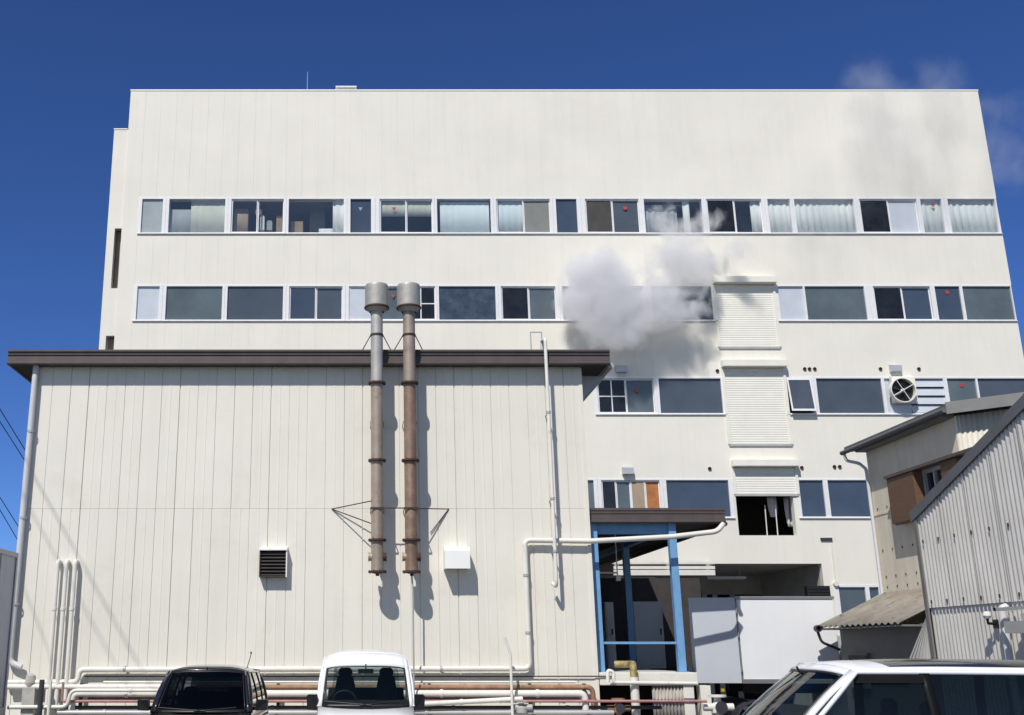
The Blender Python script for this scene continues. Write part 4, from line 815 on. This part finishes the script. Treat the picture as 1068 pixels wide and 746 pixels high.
# globe light, drain, frame on the warehouse
p = atX(1029, 640, XC-.14); t = empty('wall_lamp', (XC, p.y, p.z-.15), 'small white globe lamp on the grey corrugated wall', 'lamp')
s = MB(); s.lathe((p.x, p.y, p.z-.075), (0,0,1), [(.0,0), (.035,.012), (.055,.045), (.05,.08), (.022,.10), (0,.105)], 14); s.build('globe', M['plate'], t)
s = MB(); s.tube([(p.x, p.y, p.z-.07), (p.x, p.y, p.z-.13), (XC-.02, p.y, p.z-.14)], .02, 8); s.box(XC-.05, XC-.022, p.y-.05, p.y+.05, p.z-.2, p.z-.08); s.build('lamp_arm', M['black'], t)
p = atX(1046, 633, XC-.08); q = atX(1075, 636, XC-.5)
pipe([(XC-.03, p.y, p.z), (XC-.1, p.y, p.z-.02), (XC-.1, p.y, .1)], .05, 'downpipe', 'pale vertical pipe on the corrugated wall beside the globe lamp', 'wall_pipe', bend=.05)
s = MB(); s.box(XC-.30, XC-.25, p.y-1.2, p.y-.15, p.z-.06, p.z-.02); s.box(XC-.3, XC-.03, p.y-.2, p.y-.15, p.z-.06, p.z-.02); s.box(XC-.28, XC-.04, p.y-1.1, p.y-.3, p.z-.35, p.z-.2); s.box(XC-.03-.01, XC-.022, p.y-1.1, p.y-.3, p.z-.5, p.z-.1)
tag(s.build('wall_bracket', M['pipe_grey']), 'grey angle iron bracket frame on the corrugated wall next to the pale pipe', 'bracket')
s = MB(); p = atX(970, 655, XC-.05); s.prism([(XC-.03, p.y-.06, .1), (XC-.03, p.y+.05, .1), (XC-.03, p.y+.02, p.z+.15), (XC-.03, p.y-.02, p.z+.2)], (-.03, 0, 0)); tag(s.build('board', M['house_dark']), 'narrow dark board leaning on the foot of the corrugated wall', 'board')
# ================================================================== WIRES
for (pts, lb) in (
    (((0,427,26), (29,474,27)), 'dark overhead cable high beside the shed eave, upper of its pair'),
    (((0,440,26.5), (30,487,27.5)), 'dark overhead cable high beside the shed eave, lower of its pair'),
    (((0,519,27), (40,582,28)), 'dark overhead cable low beside the downpipe, upper of its pair'),
    (((0,532,27.5), (40,600,28.5)), 'dark overhead cable low beside the downpipe, lower of its pair'),
):
    s = MB(); P = [atY(*p) for p in pts]; d = (P[0]-P[1]).normalized(); P = [P[0]+d*8] + P
    s.tube(P, .012, 6); tag(s.build('overhead_wire', M['wire']), lb, 'cable', 'cables beside the shed')
# cables high over the yard, out of frame, whose soft shadows slant across the shed wall
SDV = Vector((.45, 1.0, -1.25)).normalized()
for (a, b, t1, r, lb) in (((35,496), (150,703), 11, .011, 'overhead cable over the yard casting the long slanting shadow on the shed wall'), ((36,540), (125,702), 12.5, .009, 'overhead cable over the yard casting the slanting shadow across the hooked pipes'),
                    ((22,606), (48,672), 12, .008, 'overhead cable over the yard casting the short shadow beside the downpipe')):
    p1, p2 = atY(*a, ys), atY(*b, ys); t2 = t1 + (p1.z-p2.z-.4)/-SDV.z
    q1, q2 = p1-SDV*t1, p2-SDV*t2; d = (q2-q1)
    s = MB(); s.tube([q1-d*.25, q1, q2, q2+d*.6], r, 6); tag(s.build('overhead_wire', M['wire']), lb, 'cable', 'cables over the yard')
# ================================================================== CARS
def lerp(a, b, t): return a+(b-a)*t
def car(P, loc, rz, label, cat, name, paint, glassf, glassr, roofm=None):
    """front faces local -y; P holds measured heights and widths"""
    k = empty(name, loc, label, cat, rz=rz); WL[k.name] = Vector((0,0,0))
    pm = M[paint]; W, wb, wr, zb, zr, cr = P['W']/2, P['wb'], P['wr'], P['zb'], P['zr'], P['crown']
    yA, yAt, yD, yDt, yF, yR = P['yA'], P['yAt'], P['yD'], P['yDt'], P['yF'], P['yR']; bl = P['bulge']; zh = P['zhood']
    # lower body loft
    st = [(yF, .80, zh*.62, .35), (yF+.05, .92, zh*.80, .25), (yF+.16, .97, zh*.93, .22), (yF+.4, 1, zh, .2), (yA-.02, 1, zb-.01, .2), (yA+.02, 1, zb, .2), ((yA+yD)/2, 1, zb, .2), (yD-.1, 1, zb, .2), (yD+.02, 1, zb-.02, .22), (yR-.04, .97, zb-.15, .25), (yR, .93, zb*.7, .32)]
    st = sorted(st, key=lambda q: q[0]); rings = []
    for (y, sx, zt, zs) in st:
        w_ = W*sx; tw = min(w_*.985, wb+.0 if y > yA-.3 else w_*.95)
        half = [(0, zs), (w_*.85, zs), (w_*.97, zs+.08), (w_, zs+.3 if zs+.3 < zt-.2 else zt*.7), (w_, zt-.16), (lerp(w_, tw, .6), zt-.05), (tw, zt), (tw*.6, zt+.015), (0, zt+.02)]
        rings.append([(-x, y, z) for x, z in half[::-1][:-1]] + [(x, y, z) for x, z in half] )
    b = MB(); n = len(rings[0])
    for i in range(len(rings)-1):
        for j in range(n-1):
            mid = 1 if (rings[i][j][2] > zb-.03 and st[i][0] >= yA and st[i+1][0] <= yD+.01 and abs(rings[i][j][0]) < wb*.9+.2 and rings[i][j+1][2] > zb-.03) else 0
            b.add([rings[i][j], rings[i][j+1], rings[i+1][j+1], rings[i+1][j]], [(0,1,2,3)], mid, True)
    b.add(rings[0], [list(range(n))], 0); b.add(rings[-1], [list(range(n))[::-1]], 0)
    body = b.build('body', [pm, M['dash']], k, local=True, weld=True)
    # greenhouse
    base = lambda u: Vector((u*wb, yA - bl*(1-u*u), zb))
    topc = lambda u: Vector((u*wr, yAt - bl*.55*(1-u*u), zr + cr*(1-abs(u)**4)*.55))
    vg = P.get('vg', .96)
    def ws(u, v): p = lerp(base(u*2-1), topc(u*2-1), v); return p + Vector((0, -.03, .02))*math.sin(v*math.pi)
    s = MB(); s.grid(lambda u, v: ws(.038+.924*u, .03+(vg-.03)*v), 14, 6); s.build('windshield', M[glassf], k, local=True)
    s = MB()
    s.grid(lambda u, v: ws(.0+.04*u, v), 2, 6); s.grid(lambda u, v: ws(.96+.04*u, v), 2, 6); s.grid(lambda u, v: ws(u, vg+(1-vg)*v), 14, 3)
    hd = s.build('windshield_frame', pm, k, local=True, solid=.03)
    s = MB(); s.grid(lambda u, v: ws(.05+.9*u, v*.06)-Vector((0,.006,0)), 14, 1); s.build('cowl', M['black'], k, local=True, solid=.008)
    s = MB(); s.grid(lambda u, v: ws(.05+.9*u, vg-.02+.022*v)-Vector((0,.004,0)), 14, 1); s.grid(lambda u, v: ws(.05+.012*u, .05+(vg-.05)*v)-Vector((0,.004,0)), 1, 6); s.grid(lambda u, v: ws(.938+.012*u, .05+(vg-.05)*v)-Vector((0,.004,0)), 1, 6); s.build('windshield_seal', M['black'], k, local=True, solid=.006)
    # roof
    def roofp(u, v):
        uu = u*2-1; f_ = topc(uu); r_ = Vector((uu*wr*.98, yDt+.08*(1-uu*uu), zr-.04 + cr*(1-abs(uu)**4)*.6)); p = lerp(f_, r_, v)
        p.z += cr*.45*(1-abs(uu)**4)*math.sin(min(1, v*3)*math.pi/2)*(1 if v < .7 else 1-(v-.7)*1.2); return p
    mats = [pm] + ([M[roofm]] if roofm else [])
    s = MB(); s.grid(roofp, 16, 16, (lambda u, v: 1 if (v > .13 and .09 < u < .91) else 0) if roofm else 0)
    rp_ = s.build('roof', mats, k, local=True, solid=.03)
    # side pillars + rails
    for sd in (-1, 1):
        def side(y0b, y0t, t, off=0): return Vector((sd*(lerp(wb, wr, t)+off+.025*math.sin(t*math.pi)), lerp(y0b, y0t, t), lerp(zb, zr, t)))
        pil = [(yA, yAt)] + P['pillars'] + [(yD, yDt)]
        s = MB(); s.tube([side(yA, yAt, t) for t in (0,.25,.5,.75,1)] + [Vector((sd*wr*.99, lerp(yAt, yDt, q), zr-.04*q+.012*math.sin(q*math.pi))) for q in (.15,.3,.5,.7,.85,1)] + [side(yD, yDt, t) for t in (.75,.5,.25,0)], P.get('rail', .045), 8); s.build('side_rail', pm, k, local=True)
        for (a, b_) in P['pillars']:
            s = MB(); s.grid(lambda u, v: side(a+(u-.5)*.09, b_+(u-.5)*.09, v, .0), 1, 5); s.build('pillar', M['pillar_black'] if P.get('blackpil') else pm, k, local=True, solid=.02)
        for i in range(len(pil)-1):
            a, b_ = pil[i], pil[i+1]
            s = MB(); s.grid(lambda u, v: lerp(side(a[0], a[1], v), side(b_[0], b_[1], v), u), 4, 5); s.build('side_window', M[glassf if i == 0 else glassr], k, local=True)
            if P.get('visor') and i < 1:
                s = MB(); s.grid(lambda u, v: lerp(side(a[0], a[1], .87+.10*v, .022-.015*v), side(b_[0], b_[1], .87+.10*v, .022-.015*v), .08+.88*u), 4, 2); s.build('rain_visor', M['pillar_black'], k, local=True)
        # mirror
        mx = P['mirror']; c = Vector((sd*mx[0], mx[1], mx[2])); ms = MB()
        ms.prism([c+Vector((-sd*mx[3], .02, -mx[4])), c+Vector((sd*mx[3]*.9, .04, -mx[4]*.9)), c+Vector((sd*mx[3], .04, mx[4]*.8)), c+Vector((sd*mx[3]*.7, .03, mx[4])), c+Vector((-sd*mx[3]*.9, .0, mx[4]))], (0, .12, 0))
        mo = ms.build('mirror', M[P.get('mirrorm', 'black')], k, local=True, bevel=.025)
        ms = MB(); ms.tube([c+Vector((-sd*mx[3]*.8, .08, -mx[4]*.5)), Vector((sd*wb*.99, mx[1]+.12, mx[2]-mx[4]*.7))], .025, 8); ms.build('mirror_arm', M['black'], mo, local=True)
        # headlight
        hl = MB(); hl.grid(lambda u, v: (sd*lerp(W*.52, W*.95, u), yF+.03+.16*u*u-.0 + .06*v, zh*(.66+.2*v)), 6, 3); hl.build('headlight', M['lamp'], k, local=True, solid=.05)
        tl = MB(); tl.box(sd*W*.78, sd*W*.95, yR-.03, yR+.015, zb*.62, zb*.95); tl.build('tail_light', M['red'], k, local=True, bevel=.01)
        # front seat
        sx = sd*P['seatx']; ys_ = P['seaty']; se = MB()
        def sb(u, v):
            an = u*2*math.pi; wv = (.235-.09*v)*(1 if v < .8 else 1-(v-.8)*.6); dv = .085-.03*v
            return (sx+wv*math.copysign(abs(math.cos(an))**.6, math.cos(an)), ys_+.16*v+dv*math.copysign(abs(math.sin(an))**.6, math.sin(an)), zb-.5+(.5+P['seath'])*v)
        se.grid(sb, 20, 6); se.add([sb(i/20, 1) for i in range(20)], [list(range(20))], 0)
        so = se.build('seat', M['seat'], k, local=True)
        hr = MB(); zt = zb+P['seath']; 
        def hb_(u, v):
            an = u*2*math.pi; q = math.sin(math.pi*(.06+.88*v))**.3
            return (sx+.115*q*math.copysign(abs(math.cos(an))**.35, math.cos(an)), ys_+.17+.05*q*math.sin(an), zt-.02+.15*v)
        hr.grid(hb_, 16, 8); hr.build('headrest', M['seat'], so, local=True)
        # wheels
        for y in (yF+.62, yR-.62): wheel(k, (sd*(W-.09), y, .29), (sd, 0, 0), .29, .17, local=True)
        for y in (yF+.62, yR-.62):
            ar = MB(); ar.prism([(sd*(W+.004), y+.36*math.cos(math.pi*q/12), .29+.36*math.sin(math.pi*q/12)) for q in range(13)], (-sd*.02, 0, 0)); ar.build('wheel_arch', M['black'], k, local=True)
        wp = MB(); q0 = ws(.5-sd*.06, .02)-Vector((0,.035,-.01)); q1 = ws(.5+sd*.40-.04, .10)-Vector((0,.03,0)); wp.tube([q0, q1], .009, 6); wp.build('wiper', M['black'], k, local=True)
    if P.get('bench'):
        s = MB(); y_, h_ = P['bench']; s.grid(lambda u, v: (lerp(-wb*.9, wb*.9, u), y_+.1*v+.02*math.sin(u*9.4), zb+.01+h_*v), 12, 4); s.build('rear_seat', M['seat'], k, local=True, solid=.12)
        s = MB(); s.grid(lambda u, v: Vector((lerp(-wr*.9, wr*.9, u), lerp(yAt+.1, yDt-.1, v), zr-.06)), 4, 4); s.build('headliner', M['seat'], k, local=True, solid=.02)
    # rear window and tailgate frame
    s = MB(); s.grid(lambda u, v: (lerp(-1, 1, u)*lerp(wb*.86, wr*.86, v), lerp(yD, yDt, v)+.05*(1-(2*u-1)**2), lerp(zb+.04, zr-.1, v)), 8, 4); s.build('rear_window', M[glassr], k, local=True)
    s = MB(); s.tube([(-wr, yDt, zr-.05), (-wr*.5, yDt+.07, zr+cr*.3-.04), (wr*.5, yDt+.07, zr+cr*.3-.04), (wr, yDt, zr-.05)], .06, 8); s.build('tailgate_frame', pm, k, local=True)
    # dash, steering wheel, mirror, grille, bumper, plate
    s = MB(); s.grid(lambda u, v: (lerp(-wb*.93, wb*.93, u), yA-bl*(1-(2*u-1)**2)*.7+.06+.42*v, zb+.005+.07*math.sin(v*math.pi)), 10, 6); s.build('dashboard', M['dash'], k, local=True, solid=.02)
    s = MB(); cx, cy, cz = -P['seatx'], P['seaty']-.48, zb+.06
    s.tube([(cx+.18*math.cos(q*math.pi/10), cy-.05*math.sin(q*math.pi/10), cz+.16*math.sin(q*math.pi/10)) for q in range(21)], .014, 6); s.tube([(cx-.17, cy, cz), (cx+.17, cy, cz)], .02, 6); s.tube([(cx, cy, cz), (cx, cy-.2, cz-.1)], .03, 6); s.build('steering_wheel', M['dash'], k, local=True)
    s = MB(); q = ws(.5, vg-.1)+Vector((0,.08,0)); s.box(q.x-.12, q.x+.12, q.y, q.y+.025, q.z-.035, q.z+.03); s.tube([(q.x, q.y+.01, q.z+.02), (q.x, q.y-.02, q.z+.1)], .012, 6); s.build('rear_view_mirror', M['black'], k, local=True, bevel=.008)
    s = MB(); s.box(-W*.48, W*.48, yF-.015, yF+.05, zh*.58, zh*.74); 
    for i in range(4): s.box(-W*.47, W*.47, yF-.022, yF-.015, zh*(.59+.04*i), zh*(.60+.04*i))
    s.build('grille', M['black'], k, local=True)
    s = MB(); s.box(-W*.93, W*.93, yF-.05, yF+.08, .26, .48); s.build('bumper', pm, k, local=True, bevel=.04)
    s = MB(); s.box(-.165, .165, yF-.062, yF-.051, .36, .46); s.build('number_plate', M['plate'], k, local=True)
    return k
# white kei van
van = dict(W=1.48, wb=.722, wr=.645, zb=1.09, zr=1.79, crown=.125, yA=-.0, yAt=.60, yD=3.0, yDt=2.85, yF=-.42, yR=3.05, bulge=.10, zhood=.98, vg=.74, pillars=[(.95,.98), (1.95,1.95)],
    mirror=(.81,-.02,1.15,.085,.115), seatx=.33, seaty=.85, seath=.42, rail=.022, bench=(2.3,.16))
vz = 1.09; vy = 16.75
car(van, (xY(381.5, 733, vy), vy, 0), 0, 'small white van parked nose out before the shed', 'van', 'parked_van', 'car_white', 'car_glass', 'car_glass')
blk = dict(W=1.48, wb=.70, wr=.575, zb=1.07, zr=1.60, crown=.10, yA=0, yAt=.55, yD=2.45, yDt=2.2, yF=-.75, yR=2.55, bulge=.13, zhood=.98, vg=.93, pillars=[(.95,1.0), (1.75,1.72)],
    mirror=(.84,.05,1.16,.085,.075), seatx=.33, seaty=.95, seath=.18, rail=.024, blackpil=1, bench=(1.6,.2))
bk = car(blk, (xY(210, 739, 15.65), 15.65, 0), 0, 'black compact car parked nose out beside the white van', 'car', 'parked_car', 'car_black', 'car_smoke', 'car_tint')
s = MB(); s.tube([(.42, 1.9, 1.64), (.46, 2.1, 1.86)], .006, 6); s.lathe((.42, 1.9, 1.6), (0,0,1), [(.03,0), (.025,.05), (0,.06)], 8); s.lathe((.455, 2.1, 1.85), (0,0,1), [(0,0), (.014,.01), (.014,.03), (0,.04)], 8); s.build('antenna', M['black'], bk, local=True)
# white minivan seen from its side
mv = dict(W=1.70, wb=.79, wr=.65, zb=1.02, zr=1.715, crown=.11, yA=-.78, yAt=-.02, yD=3.15, yDt=2.95, yF=-1.75, yR=3.25, bulge=.30, zhood=.93, vg=.93, pillars=[(.60,.58), (1.85,1.80)],
    mirror=(.92,-.35,1.05,.10,.07), seatx=.38, seaty=.55, seath=.30, rail=.022, blackpil=1, visor=1, mirrorm='car_pearl')
mY = 10.5
car(mv, (xY(893, 702, mY-.65)+.02, mY, 0), R(-90), 'white minivan with a dark roof seen from its side near the corrugated warehouse', 'minivan', 'parked_minivan', 'car_pearl', 'car_glass', 'car_tint', 'car_roof')
# ================================================================== STEAM
def steam(name, lo, hi, blobs, dens, nscale, label, col=(.955,.957,.984), cut=.35, gain=1.0):
    lo, hi = Vector(lo), Vector(hi); c = (lo+hi)/2; b = MB(); b.box(lo.x, hi.x, lo.y, hi.y, lo.z, hi.z)
    m = bpy.data.materials.new(name); m.use_nodes = True; N = m.node_tree.nodes; L = m.node_tree.links
    N.remove(N['Principled BSDF']); out = N['Material Output']; pv = N.new('ShaderNodeVolumePrincipled'); L.new(pv.outputs[0], out.inputs['Volume'])
    pv.inputs['Color'].default_value = (*col, 1); pv.inputs['Anisotropy'].default_value = .2
    tc = N.new('ShaderNodeTexCoord'); base = Vector((c.x, c.y, lo.z)); acc = None
    nz = N.new('ShaderNodeTexNoise'); nz.inputs['Scale'].default_value = nscale; nz.inputs['Detail'].default_value = 5; nz.inputs['Roughness'].default_value = .55; nz.inputs['Distortion'].default_value = .4
    L.new(tc.outputs['Object'], nz.inputs['Vector'])
    for (p, r, k) in blobs:
        p = Vector(p)-base; r = Vector(r) if not isinstance(r, (int, float)) else Vector((r,r,r))
        sb = N.new('ShaderNodeVectorMath'); sb.operation = 'SUBTRACT'; L.new(tc.outputs['Object'], sb.inputs[0]); sb.inputs[1].default_value = p
        dv = N.new('ShaderNodeVectorMath'); dv.operation = 'DIVIDE'; L.new(sb.outputs[0], dv.inputs[0]); dv.inputs[1].default_value = r
        ln = N.new('ShaderNodeVectorMath'); ln.operation = 'LENGTH'; L.new(dv.outputs[0], ln.inputs[0])
        mr = N.new('ShaderNodeMapRange'); mr.inputs['From Min'].default_value = 1; mr.inputs['From Max'].default_value = 0; mr.inputs['To Max'].default_value = k; L.new(ln.outputs['Value'], mr.inputs['Value'])
        if acc is None: acc = mr.outputs[0]
        else:
            a = N.new('ShaderNodeMath'); a.operation = 'ADD'; L.new(acc, a.inputs[0]); L.new(mr.outputs[0], a.inputs[1]); acc = a.outputs[0]
    # density = clamp(acc*gain + (noise-.5)*1.6 - cut) * dens
    g1 = N.new('ShaderNodeMath'); g1.operation = 'MULTIPLY_ADD'; L.new(nz.outputs['Fac'], g1.inputs[0]); g1.inputs[1].default_value = 2.9; g1.inputs[2].default_value = -1.45-cut
    g2 = N.new('ShaderNodeMath'); g2.operation = 'MULTIPLY_ADD'; L.new(acc, g2.inputs[0]); g2.inputs[1].default_value = gain; L.new(g1.outputs[0], g2.inputs[2])
    st = N.new('ShaderNodeMath'); st.operation = 'MINIMUM'; L.new(acc, st.inputs[0]); st.inputs[1].default_value = .25
    g3 = N.new('ShaderNodeMath'); g3.operation = 'MULTIPLY'; g3.use_clamp = True; L.new(g2.outputs[0], g3.inputs[0]); g3.inputs[1].default_value = 1.0
    g4 = N.new('ShaderNodeMath'); g4.operation = 'MULTIPLY'; L.new(g3.outputs[0], g4.inputs[0]); L.new(st.outputs[0], g4.inputs[1])
    g5 = N.new('ShaderNodeMath'); g5.operation = 'MULTIPLY'; L.new(g4.outputs[0], g5.inputs[0]); g5.inputs[1].default_value = dens*4
    L.new(g5.outputs[0], pv.inputs['Density'])
    o = b.build(name, m); tag(o, label, 'steam', kind='stuff'); return o
yst = 36.45
def blob(x, y, rpx, k=1.0, Y=None, ry=.75, sy=1.0):
    Y = Y or yst; p = atY(x, y, Y); m = rpx/1102*((p-CAM).dot(FW)); return (p, (m, ry, m*sy), k)
a, b = atY(555, 385, yst), atY(790, 215, yst)
steam('steam_plume', (a.x, yst-.85, a.z), (b.x, yst+.85, b.z),
      [blob(622, 298, 46, 1.5), blob(604, 284, 24, .9), blob(632, 276, 28, 1.0), blob(598, 312, 26, .8), blob(640, 330, 50, 1.1), blob(612, 340, 28, .5),
       blob(672, 318, 52, .95), blob(655, 350, 30, .4), blob(712, 316, 44, .75), blob(690, 276, 30, .8), blob(722, 272, 32, .85), blob(742, 284, 22, .6), blob(705, 248, 30, .5), blob(690, 225, 32, .55), blob(735, 235, 30, .45), blob(768, 262, 26, .4)],
      3.9, 1.25, 'grey white steam cloud drifting over the shed roof before the windows', col=(.957,.959,.983), cut=.25, gain=1.15)
yw_ = 36.7
a, b = atY(800, 265, yw_), atY(1085, 50, yw_)
steam('steam_wisp', (a.x, yw_-.7, a.z), (b.x, yw_+.7, b.z),
      [blob(950, 150, 80, 1.0, yw_, .65), blob(910, 120, 60, .6, yw_, .65), blob(978, 88, 42, .75, yw_, .65), blob(1048, 170, 42, .85, yw_, .65), blob(870, 185, 60, .5, yw_, .65), blob(908, 82, 34, .75, yw_, .65), blob(840, 225, 50, .5, yw_, .65), blob(1050, 125, 44, .75, yw_, .65)],
      .30, .85, 'thin grey steam wisps drifting past the upper corner of the factory', col=(.94,.945,.97), cut=.0, gain=1.0)
# ================================================================== LIGHT, SKY, CAMERA
SX, SY_, SZ = .45, 1.0, -1.25
sd = Vector((SX, SY_, SZ)).normalized(); el = math.asin(-sd.z); az = math.atan2(-sd.x, -sd.y)
sun = bpy.data.lights.new('sun', 'SUN'); sun.energy = 4.2; sun.angle = R(.5); sun.color = (1, .955, .88)
so = bpy.data.objects.new('sun', sun); COL.objects.link(so); so.rotation_euler = sd.to_track_quat('-Z', 'Y').to_euler(); so.location = (-20, -30, 40)
w = bpy.data.worlds.new('World'); S.world = w; w.use_nodes = True; N = w.node_tree.nodes; L = w.node_tree.links
sk = N.new('ShaderNodeTexSky'); sk.sky_type = 'NISHITA'; sk.sun_disc = False; sk.sun_elevation = el; sk.sun_rotation = az
sk.altitude = 1500; sk.air_density = .8; sk.dust_density = .1; sk.ozone_density = 3.0
# sky colour: deep clear blue away from the sun, whiter around it
tc = N.new('ShaderNodeTexCoord'); dt = N.new('ShaderNodeVectorMath'); dt.operation = 'DOT_PRODUCT'; L.new(tc.outputs['Generated'], dt.inputs[0]); dt.inputs[1].default_value = -sd
mr = N.new('ShaderNodeMapRange'); L.new(dt.outputs['Value'], mr.inputs['Value']); mr.inputs['From Min'].default_value = .02; mr.inputs['From Max'].default_value = .65
cm = N.new('ShaderNodeMix'); cm.data_type = 'RGBA'; L.new(mr.outputs[0], cm.inputs[0]); cm.inputs[6].default_value = (.45, .68, 1.11, 1); cm.inputs[7].default_value = (1.18, 1.08, 1.0, 1)
mu = N.new('ShaderNodeMix'); mu.data_type = 'RGBA'; mu.blend_type = 'MULTIPLY'; mu.inputs[0].default_value = 1; L.new(sk.outputs[0], mu.inputs[6]); L.new(cm.outputs[2], mu.inputs[7])
L.new(mu.outputs[2], N['Background'].inputs['Color']); N['Background'].inputs['Strength'].default_value = .1
cam = bpy.data.cameras.new('camera'); co = bpy.data.objects.new('camera', cam); COL.objects.link(co); S.camera = co
cam.sensor_width = 36; cam.lens = F/1068*36; cam.shift_x = (534-PX)/1068; cam.shift_y = -(373-PY)/1068; cam.clip_end = 3000; cam.clip_start = .1
co.location = CAM; co.rotation_euler = (math.pi/2+PITCH, 0, 0)
S.view_settings.view_transform = 'Standard'; S.view_settings.look = 'None'; S.view_settings.exposure = 0; S.view_settings.gamma = 1
S.cycles.use_denoising = True; S.cycles.max_bounces = 8; S.cycles.transparent_max_bounces = 16; S.cycles.volume_bounces = 6
S.render.film_transparent = False
